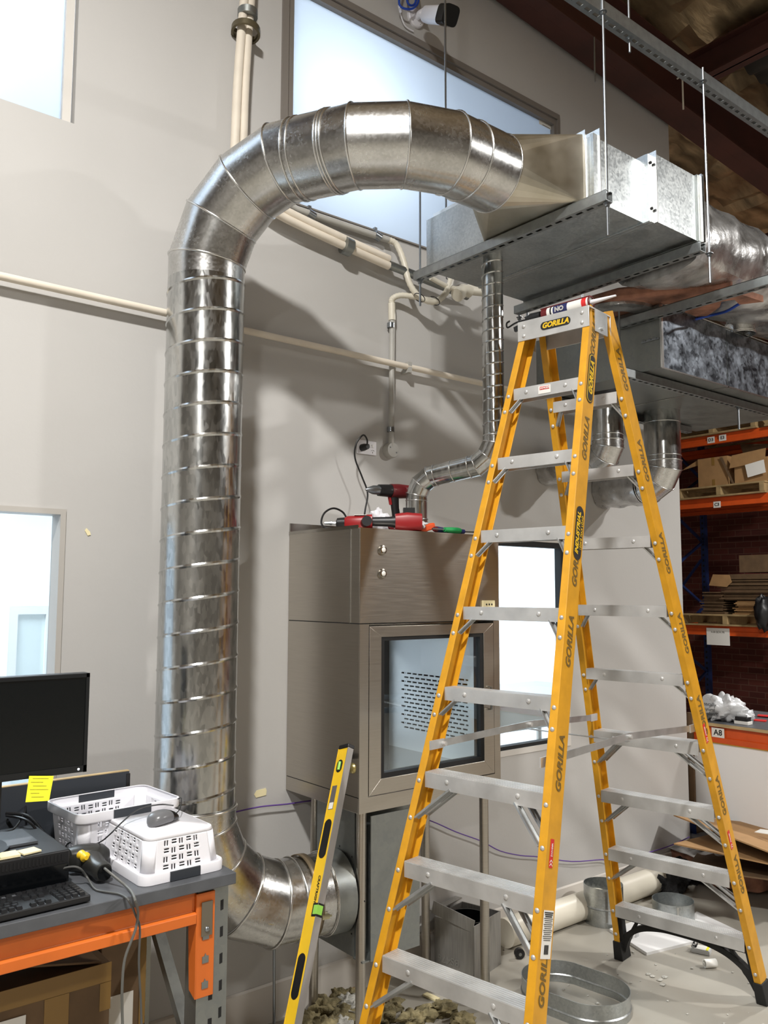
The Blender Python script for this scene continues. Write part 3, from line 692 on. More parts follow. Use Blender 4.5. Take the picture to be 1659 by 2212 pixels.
# pair of lagged pipes by the big window
t = thing('lagged_pipes', 'pair of cream lagged pipes climbing the wall beside the big frosted window', 'pipe', (1.78, WY - .05, 3.7))
for dx, dz in ((-.02, 0), (.022, 0)):
    P_ = [aY(510, 400, WY - .05), aY(515, 330, WY - .05), aY(520, 200, WY - .05), aY(527, 90, WY - .05), aY(537, -40, WY - .05), aY(541, -160, WY - .05)]
    MB().tube([p + V((dx * (1 - i * .06), 0, 0)) for i, p in enumerate(P_)], .021, 14, smooth=5).build('pipe', M['lag'], t)
p = aY(531, 68, WY - .05); MB().lathe([(.055, -.014), (.066, -.014), (.066, .014), (.055, .014), (.055, -.014)], p, (.1, .1, 1), 24).box(p.x - .05, p.x + .06, WY - .03, WY - .002, p.z - .01, p.z + .01).build('saddle_clamp', mat('bronze_clamp', (104, 96, 76), .4, .6), t)
p = aY(535, 30, WY - .05); MB().cyl(p - V((0, 0, .016)), p + V((0, 0, .016)), .046, 16).build('tape_wrap', M['galv_dull'], t)
# lagged pipe pair sagging across below the window
t = thing('lagged_pipes', 'cream lagged pipes slanting down the wall below the big frosted window', 'pipe', (2.4, WY - .06, 3.55))
for dz, dy in ((0, 0), (-.036, .0)):
    P_ = [aY(560, 428, WY - .06), aY(620, 466, WY - .06), aY(742, 530 - 6, WY - .06), aY(840, 574 - 6, WY - .06)]
    MB().tube([p + V((0, dy, dz + .02)) for p in P_], .02, 14, smooth=5).build('pipe', M['lag'], t)
p0, p1 = aY(742, 529, WY - .06), aY(757, 536, WY - .06); MB().tube([p0, p1], .0435, 16).build('tape_wrap', M['galv_dull'], t)
p0, p1 = aY(840, 572, WY - .06), aY(1010, 640, WY - .07); MB().tube([p0, p1], .022, 12).build('copper_tail', M['galv_dull'], t)
t = thing('grey_conduit', 'grey conduit along the sill of the big frosted window with a curved corrugated end', 'conduit', (2.4, WY - .03, 3.64))
P_ = [aY(600, 430, WY - .03), aY(640, 452, WY - .03), aY(838, 518, WY - .03)]; MB().tube(P_, .017, 14).build('rigid_length', M['pvcg'], t)
for px, py in ((672, 464), (815, 510)):
    p = aY(px, py, WY - .03); MB().cyl(p - V((.018, 0, -.005)), p + V((.018, 0, -.005)), .021, 14).box(p.x - .008, p.x + .008, WY - .02, WY - .001, p.z, p.z + .05).build('clip', M['rod'], t)
P_ = [aY(838, 518, WY - .03), aY(856, 528, WY - .04), aY(872, 565, WY - .06), aY(884, 610, WY - .08), aY(905, 640, WY - .10), aY(938, 652, WY - .12), aY(965, 630, WY - .12), aY(978, 590, WY - .10), aY(980, 560, WY - .08)]
pts = spline(P_, 8); MB().tube(pts, [.0155 * (1 + (.08 if i % 2 else -.05)) for i in range(len(pts))], 12).build('corrugated_length', M['pvc'], t)
t = thing('drop_conduit', 'grey conduit dropping down the wall to the round junction box', 'conduit', (2.67, WY - .03, 2.6))
MB().tube([aY(847, 690, WY - .025), aY(845, 965, WY - .025)], .0145, 14).build('rigid_length', M['pvcg'], t)
MB().tube([aY(846, 655, WY - .025), aY(847, 692, WY - .025)], .0185, 14).build('coupler', M['pvc'], t)
P_ = [aY(846, 656, WY - .025), aY(848, 645, WY - .03), aY(866, 638, WY - .05), aY(900, 642, WY - .08), aY(925, 648, WY - .10), aY(952, 645, WY - .13), aY(972, 610, WY - .12), aY(974, 565, WY - .11)]
pts = spline(P_, 8); MB().tube(pts, [.0145 * (1 + (.08 if i % 2 else -.05)) for i in range(len(pts))], 12).build('corrugated_length', M['pvc'], t)
for px, py in ((843, 703), (843, 928)):
    p = aY(px + 1, py, WY - .025); MB().cyl(p - V((0, 0, .012)), p + V((0, 0, .012)), .0185, 14).box(p.x, p.x + .035, WY - .012, WY - .001, p.z - .009, p.z + .009).build('saddle', M['rod'], t)
for px, py in ((906, 643), (938, 650), (976, 600)):
    p = aY(px, py, WY - .11); MB().lathe([(.03, -.003), (.033, 0), (.03, .003)], p, (.5, 0, .8) if px != 976 else (0, 0, 1), 14).build('cable_tie', M['black'], t)
p = aY(845, 973, WY - .02); t = thing('junction_box', 'round grey junction box under the dropping conduit', 'junction box', p)
MB().lathe([(.04, .02), (.04, -.01), (.036, -.018), (.0001, -.019)], p, (0, 1, 0), 28).build('box_body', M['pvcg'], t)
for dx, dz in ((-.02, .012), (.02, -.012)): MB().dome(p + V((dx, -.019, dz)), (0, -1, 0), .004).build('screw', M['rod'], t)
p = aY(1000, 626, WY - .13); t = thing('pipe_fitting', 'white plastic pipe elbow fitting behind the small spiral duct', 'pipe fitting', p)
MB().tube([p + V((-.03, 0, -.03)), p, p + V((.05, 0, .0))], .032, 16).build('elbow_body', M['pvc'], t); MB().tube([p + V((.0, 0, .0)), p + V((.2, 0, .03))], .024, 16).build('tail_pipe', M['pvc'], t)
MB().tube([p + V((-.045, 0, -.04)), p + V((-.02, 0, -.02))], .038, 16).build('collar', M['pvc'], t)
tag(MB().tube([aY(930, 600, WY - .12), aY(975, 622, WY - .12), aY(1010, 620, WY - .12), aY(1040, 605, WY - .12), aY(1060, 595, WY - .12)], .013, 12, smooth=5).build('white_hose', M['pvc']), 'white hose curving behind the small spiral duct', 'hose')
# socket outlet
p0, p1 = aY(770, 949, WY), aY(811, 985, WY); t = thing('socket_outlet', 'white wall socket above the steel cabinet with a black plug in it', 'socket', (p0.x, WY, p0.z))
B('plate', M['plast'], p0.x, p1.x, WY - .009, WY - .0005, p1.z, p0.z, parent=t, bevel=.003)
cx = (p0.x + p1.x) / 2; cz = (p0.z + p1.z) / 2
MB().box(cx + .012, cx + .022, WY - .013, WY - .009, cz + .002, cz + .018).box(cx + .03, cx + .04, WY - .013, WY - .009, cz + .002, cz + .018).build('switch', M['white'], t)
b = MB().use(M['inkg'])
for dx in (.028, ): b.obox((cx + dx, WY - .0095, cz - .012), (.004, 0, .002), (0, .001, 0), (0, 0, .001)).obox((cx + dx + .012, WY - .0095, cz - .012), (.004, 0, -.002), (0, .001, 0), (0, 0, .001)).box(cx + dx + .005, cx + dx + .007, WY - .0105, WY - .0085, cz - .026, cz - .018)
b.build('socket_pins', None, t)
t = thing('power_lead', 'black power lead looping from the wall socket down behind the cabinet top', 'cable', (cx - .01, WY - .02, cz))
pl_ = aY(787, 966, WY - .03); MB().loft([(pl_ + V((0, .02, 0)), V((1, 0, 0)), zz, .016, .018), (pl_, V((1, 0, 0)), zz, .016, .018), (pl_ + V((0, -.03, .0)), V((1, 0, 0)), zz, .011, .013)], 14).build('plug', M['black'], t)
MB().tube([pl_ + V((0, -.02, 0)), aY(793, 950, WY - .08), aY(784, 940, WY - .09), aY(769, 960, WY - .08), aY(767, 990, WY - .07), aY(782, 1030, WY - .07), aY(794, 1065, WY - .07), aY(789, 1100, WY - .07), aY(785, 1128, WY - .07)], .0042, 10, smooth=6).build('lead', M['black'], t)
tag(MB().tube([aY(750, 1122, 3.15), aY(740, 1106, 3.15), aY(720, 1098, 3.15), aY(701, 1108, 3.15), aY(694, 1128, 3.15), aY(702, 1140, 3.12), aY(715, 1141, 3.1)], .0045, 10, smooth=6).build('cable_loop', M['black']), 'stiff loop of black cable on the cabinet top near its corner', 'cable')
# security camera
p = aY(896, 40, WY); t = thing('security_camera', 'white bullet security camera with a black front above the big frosted window', 'security camera', p)
n_ = V((0, -1, 0)); MB().lathe([(.055, 0), (.055, .012), (.05, .018), (.0001, .019)], p, n_, 28).build('wall_plate', M['plast'], t)
for a in (.6, 2.2, 4.0, 5.4): MB().dome(p + V((math.cos(a) * .042, -.016, math.sin(a) * .042)), n_, .005).build('screw', M['ink'], t)
j = p + V((.02, -.07, .01)); MB().tube([p + n_ * .015, p + n_ * .05, j], [.02, .02, .024], 14).build('ball_arm', M['plast'], t)
ca, cb_ = aY(922, 32, 3.19), aY(970, 33, 2.98); d = (cb_ - ca).normalized(); u = d.cross(zz).normalized(); w_ = u.cross(d)
MB().loft([(ca - d * .005, u, w_, .028, .03), (ca + d * .01, u, w_, .04, .042), (cb_ - d * .05, u, w_, .042, .045)], 24, 3).build('camera_body', M['plast'], t)
MB().loft([(cb_ - d * .055, u, w_, .046, .05), (cb_ + d * .02, u, w_, .046, .05)], 24, 4).build('front_hood', M['blackg'], t)
text('maker_mark', 'HIK', .014, (ca + cb_) / 2 - d * .02 - u * (-.0) + V((0, 0, 0)) - u * .0445, d, w_, M['ink'], t)
tag(MB().tube([aY(868, -30, WY - .05), aY(862, 5, WY - .05), aY(872, 18, WY - .06), aY(892, 18, WY - .06), aY(904, 2, WY - .05), aY(900, -30, WY - .05)], .006, 8, smooth=6).tube([aY(878, -30, WY - .04), aY(880, 4, WY - .05), aY(890, 12, WY - .05), aY(898, 2, WY - .05), aY(896, -30, WY - .05)], .006, 8, smooth=6).build('blue_cable', M['bluec']), 'coiled blue network cable beside the security camera', 'cable')
tag(MB().tube([aY(863, 16, WY - .05), aY(865, 30, WY - .02), aY(875, 56, WY - .01), aY(893, 68, WY - .008)], .004, 8, smooth=5).cyl(aY(863, 12, WY - .05), aY(865, 26, WY - .03), .009, 10).build('white_cable', M['plast']), 'short white cable running down from the blue cable by the camera', 'cable')
# sticker on the pane
p0, p1 = aY(1164, 250, WY + .028), aY(1192, 282, WY + .028); t = thing('window_sticker', 'white printed sticker in the corner of the big frosted window', 'sticker', p0)
MB().box(p0.x, p1.x, WY + .0265, WY + .0278, p1.z, p0.z).build('sheet', M['paper'], t); b = MB(); b.box(p0.x + .004, p0.x + .03, WY + .0255, WY + .0262, p0.z - .025, p0.z - .006).box(p0.x + .04, p1.x - .006, WY + .0255, WY + .0262, p0.z - .022, p0.z - .012)
b.box(p0.x + .03, p1.x - .02, WY + .0255, WY + .0262, p0.z - .05, p0.z - .047); b.build('print', M['ink'], t)
# flakes and marks on the wall
tag(MB().prism([(0, .01), (.012, .026), (.058, .03), (.062, .02), (.06, .0), (.01, -.004)], aY(549, 1722, WY - .003), (1, 0, 0), (0, 0, 1), (0, .002, 0)).build('wall_tape', M['cream']), 'scrap of cream tape on the wall above the purple string', 'tape')
tag(MB().prism([(0, .02), (.006, .03), (.02, .016), (.024, .004), (.012, 0)], aY(183, 1157, WY - .003), (1, 0, 0), (0, 0, 1), (0, .002, 0)).build('paint_chip', M['cream']), 'small cream chip in the wall paint near the lower window', 'paint chip')
pts = [aY(x, y, WY - .025) for x, y in ((500, 1756), (560, 1743), (620, 1737), (690, 1729), (770, 1740), (860, 1752), (930, 1773), (985, 1797), (1040, 1817), (1080, 1838), (1125, 1848), (1165, 1851), (1235, 1861), (1300, 1857), (1330, 1860), (1400, 1842), (1450, 1826), (1489, 1808))]
tag(MB().tube(pts, .0032, 6, smooth=4).build('purple_string', M['purple']), 'purple string line stretched along the foot of the wall', 'string')
# ------------------------------------------------------------------ steel pass-through cabinet
KX0, KX1, KY0, KZ0, KZ1 = 2.07, 2.876, 2.75, .948, 2.086
cab = thing('pass_through_cabinet', 'tall brushed stainless steel cabinet on legs with a glazed door, built into the wall', 'cabinet', (2.47, 3.0, 0))
OX0, OX1, OZ0, OZ1 = 2.18, 2.772, 1.072, 1.64
b = MB()
fx = [(KX0, 2.112), (2.86, KX1)]
# carcass shell: side skins, top box, bottom tray, around the chamber
b.box(KX0, KX0 + .03, KY0, WY - .002, KZ0, KZ1)
b.box(KX1 - .03, KX1, KY0, WY - .002, KZ0, KZ1)
b.box(KX0 + .03, KX1 - .03, KY0, WY - .002, 1.70, KZ1 - .004)
b.box(KX0 + .03, KX1 - .03, KY0, WY - .002, KZ0, 1.0)
b.build('body', M['stain'], cab, bevel=.002)
b = MB()   # chamber sleeve passing through the wall
b.box(2.12, 2.15, KY0 + .06, 3.46, 1.0, 1.70).box(2.15, 2.80, KY0 + .06, 3.46, 1.66, 1.70).box(2.15, 2.80, KY0 + .06, 3.46, 1.0, 1.04)
b.build('chamber', M['stain2'], cab)
b = MB(); ny_, nz_ = 24, 15; pg = mat('grey_chamber_panel', (206, 208, 208), .4, .15)
PY0, PY1 = aX(1012, 1600, 2.80).y, aX(872, 1560, 2.80).y; PZ0, PZ1 = 1.13, 1.42
# perforated side panel: strips between real slots
b.box(2.80, 2.806, KY0 + .06, 3.46, 1.04, PZ0).box(2.80, 2.806, KY0 + .06, 3.46, PZ1, 1.66).box(2.80, 2.806, KY0 + .06, PY0, PZ0, PZ1).box(2.80, 2.806, PY1, 3.46, PZ0, PZ1)
rows = 14; rh = (PZ1 - PZ0) / rows
for i in range(rows):
    z = PZ0 + i * rh; b.box(2.80, 2.806, PY0, PY1, z, z + rh * .62)
    n_s = 11; pw = (PY1 - PY0) / n_s; off = (i % 2) * pw / 2
    for k in range(n_s + 1):
        y = PY0 + k * pw + off - pw * .1
        b.box(2.80, 2.806, max(PY0, y), min(PY1, y + pw * .22), z + rh * .62, z + rh)
b.build('perforated_panel', pg, cab); B('panel_backing', M['dark'], 2.825, 2.83, PY0 - .02, PY1 + .02, PZ0 - .02, PZ1 + .02, parent=cab)
b = MB()
for x0, x1, z0, z1 in ((2.12, 2.20, 1.0, 1.70), (2.74, 2.80, 1.0, 1.7), (2.2, 2.74, 1.0, 1.09), (2.2, 2.74, 1.60, 1.7)): b.box(x0, x1, 3.46, 3.49, z0, z1)
b.build('rear_frame', M['black'], cab)
# front: mitred door frame, gasket, glass
dr = MB(); D0, D1, DZ0, DZ1 = 2.118, 2.835, 1.012, 1.684
mitre(dr, (D0, D1, DZ0, DZ1), (OX0, OX1, OZ0, OZ1), KY0 - .006, KY0 + .03)
door = dr.build('door', M['stain'], cab, bevel=.0012)
b = MB(); mitre(b, (OX0 - .001, OX1 + .001, OZ0 - .001, OZ1 + .001), (OX0 + .018, OX1 - .02, OZ0 + .02, OZ1 - .016), KY0 - .002, KY0 + .04); b.build('gasket', M['dark'], door)
MB().box(OX0 + .015, OX1 - .015, KY0 + .01, KY0 + .014, OZ0 + .015, OZ1 - .013).build('door_glass', M['glass'], door, sm=0)
hx = aY(1050, 1510, KY0).x; MB().tube([(hx - .0, KY0 - .006, 1.30), (hx, KY0 - .035, 1.302), (hx, KY0 - .035, 1.398), (hx, KY0 - .006, 1.40)], .006, 10).build('handle', M['stain2'], door)
b = MB().use(M['stain']); b.box(KX0, D0 - .003, KY0 - .004, KY0, KZ0, 1.694).box(D1 + .003, KX1, KY0 - .004, KY0, KZ0, 1.694).box(D0 - .003, D1 + .003, KY0 - .004, KY0, KZ0, DZ0 - .004)
b.box(KX0, KX1, KY0 - .004, KY0, 1.698, KZ1)
b.use(M['dark']).box(KX0, KX1, KY0 - .001, KY0 + .001, 1.694, 1.698).box(D0 - .003, D0, KY0 - .0005, KY0 + .002, DZ0, DZ1).box(D1, D1 + .003, KY0 - .0005, KY0 + .002, DZ0, DZ1)
b.build('front_panel', None, cab)
b = MB().use(M['seam']).box(KX0 - .003, KX0, 2.81, 2.814, 1.697, KZ1).use(M['dark']).box(KX0 - .0005, KX0, KY0, WY - .01, 1.694, 1.698).box(KX0 - .0008, KX0, KY0, WY - .01, 1.008, 1.011)
b.build('side_seam', None, cab)
b = MB(); b.box(KX0 - .002, KX0 + .001, KY0 + .01, WY - .003, KZ1 - .002, KZ1 + .012).box(KX0, KX1, WY - .012, WY - .003, KZ1, KZ1 + .05); b.build('top_flange', M['stain2'], cab)
for z in (1.998, 1.9):
    c = V((2.183, KY0 - .004, z)); kb = MB().lathe([(.021, 0), (.021, .004), (.017, .01), (.013, .011)], c, (0, -1, 0), 24, cap=True).build('button', M['stain2'], cab); MB().dome(c + V((0, -.011, 0)), (0, -1, 0), .011, .004, 16).build('lens', M['paper'], kb)
p = aY(1040, 1297, KY0); MB().box(p.x, p.x + .075, KY0 - .012, KY0 - .004, p.z - .05, p.z).build('switch_plate', M['cream'], cab)
b = MB()
for i in range(3): b.cyl((p.x + .02 + i * .017, KY0 - .014, p.z - .018), (p.x + .02 + i * .017, KY0 - .012, p.z - .018), .004, 10)
b.build('switch_print', M['ink'], cab)
for (x, y) in ((2.112, 2.785), (2.805, 2.785), (2.17, 3.2), (2.82, 3.2)): MB().cyl((x, y, .0), (x, y, KZ0), .0205, 18).build('leg', M['stain'], cab)
MB().obox((2.066 - .02, 2.80, 1.165), (.02, 0, 0), (0, .012, 0), (0, 0, .01)).build('side_knob', M['black'], cab)
MB().dome((KX0, 2.79, 1.12), (-1, 0, 0), .022, .014, 16).build('side_lock', mat('brass_lock', (190, 176, 120), .3, .9), cab)
# duct box under the cabinet
ub = thing('duct_box', 'dull galvanised box under the steel cabinet where the floor-level duct ends', 'duct box', (2.25, 3.0, .37))
b = MB(); b.box(2.105, 2.385, 2.82, 3.09, .375, .935); b.build('box_body', M['galv_dull'], ub)
MB().box(2.136, 2.392, 2.752, 2.757, .372, .93).build('front_plate', M['galv_dull'], ub)
MB().box(2.10, 2.39, 2.757, 2.82, .372, .378).build('lower_lip', M['galv_dull'], ub)
b = MB(); fc = V((2.1, F4.y, F4.z))
for k in range(12): t = 2 * math.pi * k / 12; b.dome(fc + V((.004, math.cos(t) * .172, math.sin(t) * .172)), (-1, 0, 0), .004)
b.build('rivet', M['rubber'], ub)
# ------------------------------------------------------------------ tools on the cabinet top
TZ = KZ1 + .001
def toolframe(px, py, yaw, h=TZ): p = aZ(px, py, h); x, y = rot_frame(yaw); return p, x, y
# red impact driver lying on its side
p = V((2.2, 2.93, TZ)); x, y = rot_frame(math.radians(-40)); t = thing('impact_driver', 'red cordless impact driver lying on the cabinet top next to the cable loop', 'power tool', p)
c = p + zz * .035
MB().loft([(c - x * .07, y, zz, .018, .018), (c - x * .05, y, zz, .03, .031), (c + x * .03, y, zz, .032, .034), (c + x * .06, y, zz, .026, .03)], 18, 2.6).build('motor_housing', M['red'], t)
MB().loft([(c - x * .062, y, zz, .026, .026), (c - x * .095, y, zz, .022, .022), (c - x * .10, y, zz, .012, .012)], 16).build('nose_cone', M['black'], t)
MB().cyl(c - x * .10, c - x * .15, .006, 8).cyl(c - x * .118, c - x * .128, .009, 10).build('chuck', M['rod'], t)
MB().loft([(c + x * .02 + y * .02, x, zz, .02, .02), (c + x * .03 - y * .06, x, zz, .018, .02), (c + x * .04 - y * .12, x, zz, .022, .022)], 16).build('handle', M['black'], t)
MB().obox(c + x * .01 - y * .01 + zz * .034, x * .03, y * .014, zz * .001).build('badge', M['paper'], t)
p = V((2.335, 2.80, TZ)); x, y = rot_frame(math.radians(-36)); t = thing('cordless_tool', 'red and black cordless tool along the front of the cabinet top', 'power tool', p)
c = p + zz * .04
MB().loft([(c - x * .14, y, zz, .017, .019), (c - x * .05, y, zz, .02, .022), (c - x * .02, y, zz, .026, .03)], 16).build('handle', M['black'], t)
MB().loft([(c - x * .03, y, zz, .032, .034), (c + x * .02, y, zz, .04, .042), (c + x * .085, y, zz, .038, .036)], 18, 3).build('housing', M['red'], t)
MB().obox(c + x * .03 + zz * .048, x * .025, y * .02, zz * .012).build('battery_clip', M['black'], t)
MB().loft([(c - x * .155, y, zz, .03, .03), (c - x * .13, y, zz, .032, .032)], 16, 3).build('end_cap', M['red'], t)
# drill standing
p = V((2.47, 3.02, TZ)); x, y = rot_frame(math.radians(180)); t = thing('drill_driver', 'dark red drill driver standing upright behind the small spiral duct', 'power tool', p)
x = V((-.97, .1, -.02)).normalized(); y = zz.cross(x)
h0 = p + zz * .205
MB().loft([(h0 + x * .02, y, zz, .03, .032), (h0 - x * .02, y, zz, .032, .034), (h0 - x * .09, y, zz, .028, .03)], 18, 2.6).build('motor_housing', M['dred'], t)
MB().loft([(h0 + x * .02, y, zz, .029, .03), (h0 + x * .085, y, zz, .026, .027)], 18).build('torque_collar', M['black'], t)
MB().loft([(h0 + x * .085, y, zz, .022, .022), (h0 + x * .115, y, zz, .021, .021), (h0 + x * .145, y, zz, .01, .01), (h0 + x * .155, y, zz, .004, .004)], 18).build('chuck', M['rod'], t)
MB().loft([(h0 - zz * .025, x, y, .024, .018), (h0 - zz * .08 - x * .006, x, y, .02, .016), (h0 - zz * .15 - x * .02, x, y, .022, .018)], 16).build('handle', M['black'], t)
MB().obox(h0 - zz * .18 - x * .0, x * .05, y * .032, zz * .025).build('battery', M['dred'], t, bevel=.006)
MB().loft([(h0 - zz * .03 + x * .025, x, y, .008, .009), (h0 - zz * .065 + x * .018, x, y, .007, .008)], 10).build('trigger', M['red'], t)
# bag, hand tools
p = V((2.335, 2.98, TZ)); tag(MB().blob(p + zz * .05, .055, amp=.3, seed=4, sq=(.9, .9, .95)).build('paper_bag', M['plast'], sm=20), 'crumpled white bag with faint print between the red tools and the drill', 'bag')
p = V((2.46, 2.86, TZ)); tag(MB().blob(p + zz * .025, .075, amp=.35, seed=9, sq=(1.1, .9, .35)).build('plastic_bag', M['bag'], sm=20), 'clear crinkled plastic bag on the cabinet top before the drill', 'bag')
def screwdriver(p, ang, m1, m2, label, L=.11, name='screwdriver'):
    x, y = rot_frame(ang); p = V(p) + zz * .015; t = thing(name, label, 'hand tool', p - zz * .015, 'hand tools on the cabinet top')
    MB().loft([(p, y, zz, .009, .009), (p + x * .02, y, zz, .015, .014), (p + x * .07, y, zz, .014, .013), (p + x * L, y, zz, .01, .01)], 14).build('handle', m1, t)
    MB().loft([(p - x * .002, y, zz, .0075, .0075), (p + x * .004, y, zz, .012, .012), (p + x * .016, y, zz, .0135, .0132)], 14).build('butt_cap', m2, t)
    MB().cyl(p + x * L, p + x * (L + .08), .0035, 8).build('blade', M['rod'], t)
screwdriver((2.50, 2.775, TZ), math.radians(18), M['blued'], M['dred'], 'dark blue handled screwdriver at the front edge of the cabinet top')
screwdriver((2.60, 2.82, TZ), math.radians(-10), M['blued'], M['ink'], 'blue black screwdriver beyond the dark blue one, pointing to the ladder')
screwdriver((2.66, 2.775, TZ), math.radians(186), M['green'], M['green'], 'green handled screwdriver on the cabinet top')
p = V((2.47, 2.80, TZ)); tag(MB().obox(p + zz * .02, V((.045, .0, .012)), V((0, .018, 0)), V((-.004, 0, .014))).build('orange_snips', mat('orange_plastic', (222, 84, 34), .4), bevel=.006), 'bright orange plastic tool grip at the foot of the small spiral duct', 'hand tool')
# ------------------------------------------------------------------ ladder
LX, LY, LYAW, SP = 2.7279, 2.2058, 3.3061, .2945
lf_ = V((math.cos(LYAW), math.sin(LYAW), 0)); lr_ = V((-math.sin(LYAW), math.cos(LYAW), 0))
def LP(side, k, lat, up=0, out=0):
    t = k / 10
    if side == 'f': d = .9992 + (.0822 - .9992) * t; w = .3233 + (.1288 - .3233) * t
    else: d = -(1.0164 + (.0408 - 1.0164) * t); w = .3282 + (.1296 - .3282) * t
    return V((LX, LY, k * SP + up)) + lf_ * (d + out) + lr_ * (w * lat if abs(lat) <= 1 else (w + (abs(lat) - 1)) * math.copysign(1, lat))
lad = thing('step_ladder', 'tall double sided yellow fibreglass step ladder with aluminium treads standing open on the floor', 'ladder', (LX, LY, 0))
FW, WD, TH = .030, .078, .0045    # flange width, web depth, wall thickness
rails = {}
for side in 'fb':
    for lat in (-1, 1):
        p = LP(side, 0 if side == 'f' else .28, lat); q = LP(side, 10.06, lat); ax = (q - p)
        inn = lr_ * -lat; dep = (lf_ if side == 'f' else -lf_); axn = ax.normalized(); dep = (dep - axn * dep.dot(axn)).normalized()
        # cross-section polygon in (outward = -inn, back = -dep): flange front plane at 0
        sgn = 1
        face = 0.0
        f0 = .002 if side == 'f' else WD + 0.0
        # front plane (toward the climber side that faces outwards for 'f')
        if side == 'f': base = V(p) + dep * .003; back = -dep
        else: base = V(p) + (-dep) * .003 + dep * 0; back = dep
        if side == 'b': base = V(p) - dep * .0; back = dep
        poly = [(0, 0), (FW, 0), (FW, WD), (0, WD), (0, WD - TH), (FW - TH, WD - TH), (FW - TH, TH), (0, TH)]
        o = MB().prism(poly, base, -inn, back, ax).build('rail', M['yel'], lad, sm=20, bevel=.0012); rails[side, lat] = (o, base, -inn, back, axn)
# treads
def tread(side, k, rib):
    zt = k * SP; a = LP(side, k, -1) + (V((0, 0, 0))); c = LP(side, k, 1)
    fwd_ = lf_; L = (c - a); a2 = a - L.normalized() * .0; c2 = c + L.normalized() * .0
    hgt = .052 if k < 5 else .046; dp = .080 if k < 5 else .06
    o = V(a2) - fwd_ * 0; b = MB().use(M['alu']); n_ = 7
    # ribbed top profile across depth (0 = face toward the viewer's side)
    prof = [(0, -hgt), (0, 0)]
    for i in range(n_):
        s_ = dp * (i + .15) / n_; e_ = dp * (i + .85) / n_; prof += [(s_, 0), (s_, .0022), (e_, .0022), (e_, 0)]
    prof += [(dp, 0), (dp, -hgt), (dp - .003, -hgt), (dp - .003, -.003), (.003, -.003), (.003, -hgt)]
    b.prism(prof, o, -fwd_, zz, c2 - a2)
    for t_ in (.2, .8):
        b.dome(a2.lerp(c2, t_) + V((0, 0, -hgt * .42)) + fwd_ * .0, fwd_, .009, .005, 12)
    return b.build('tread', None, lad, sm=20)
def brace(side, k, lat):
    # under-tread brace: long for the low treads, small gusset for the high ones
    long_ = (k <= 4)
    w = LP(side, k, 1) - LP(side, k, -1); W = w.length
    hgt = .052 if k < 5 else .046; fr_in = (.36 if k > 1 else .3) if long_ else .16
    a = LP(side, k, lat) + (LP(side, k, -lat) - LP(side, k, lat)) * (fr_in * .62) + V((0, 0, -hgt * .9))
    if side == 'f' or True: pass
    drop = .52 if long_ else .33
    z2 = LP(side, k - drop, lat)
    outs = (.008, -.070) if long_ else (-.010,)
    for ou in outs:
        s_ = lf_ * (ou if side == 'f' else ou)
        if side == 'b': s_ = -lf_ * (.012 if ou > 0 or not long_ else .075)
        elif ou > 0: s_ = -lf_ * .008
        MB().bar(a + s_, z2 + s_, .004 if not long_ else .006, .024 if long_ else .02, up=lf_).bar(a + s_ - lf_ * .008, z2 + s_ - lf_ * .008, .018 if long_ else .016, .003, up=lf_).build('brace', M['alud'], lad)
for k in range(1, 10):
    for side in 'fb':
        tread(side, k, True)
        if not (k == 1 and side == 'b'):
            for lat in (-1, 1): brace(side, k, lat)
# rivets along the rails
for side in 'fb':
    for lat in (-1, 1):
        for k in range(1, 10):
            for kk in (k - .1, k - (.52 if k <= 4 else .33)):
                b = MB()
                p = LP(side, kk, lat); inn = -lr_ * lat
                o = p - inn * FW * .5 + (lf_ * .004 if side == 'f' else lf_ * .001); b.dome(o, lf_, .0085, .005, 10).build('rivet', M['alu'], rails[side, lat][0], sm=60)
# top cap
cz0 = 10 * SP; A = LP('f', 10, -1); Bc = LP('f', 10, 1)
hw = (Bc - A).length / 2 + .036; cc = V((LX, LY, 0)) + lf_ * .02
b = MB(); b.obox(cc + zz * (cz0 + .004), lr_ * hw, lf_ * .09, zz * .003)
b.obox(cc + lf_ * .09 + zz * (cz0 - .036), lr_ * hw, lf_ * .0025, zz * .042)
b.obox(cc - lf_ * .09 + zz * (cz0 - .036), lr_ * hw, lf_ * .0025, zz * .042)
cap = b.build('top_cap', M['alu'], lad, bevel=.0012)
for s_ in (-1, 1):
    for dz in (-.018, -.058): MB().dome(cc + lf_ * .0925 + lr_ * s_ * (hw - .03) + zz * (cz0 + dz), lf_, .009, .005, 12).build('rivet', M['alu'], cap, sm=60)
for s_ in (-1, 1): MB().obox(cc - lf_ * .0 + lr_ * s_ * (hw + .004) + zz * (cz0 - .045), lr_ * .002, lf_ * .05, zz * .045).cyl(cc + lr_ * s_ * (hw + .004) + zz * (cz0 - .07), cc + lr_ * s_ * (hw + .014) + zz * (cz0 - .07), .009, 12).build('hinge_plate', M['alud'], lad)
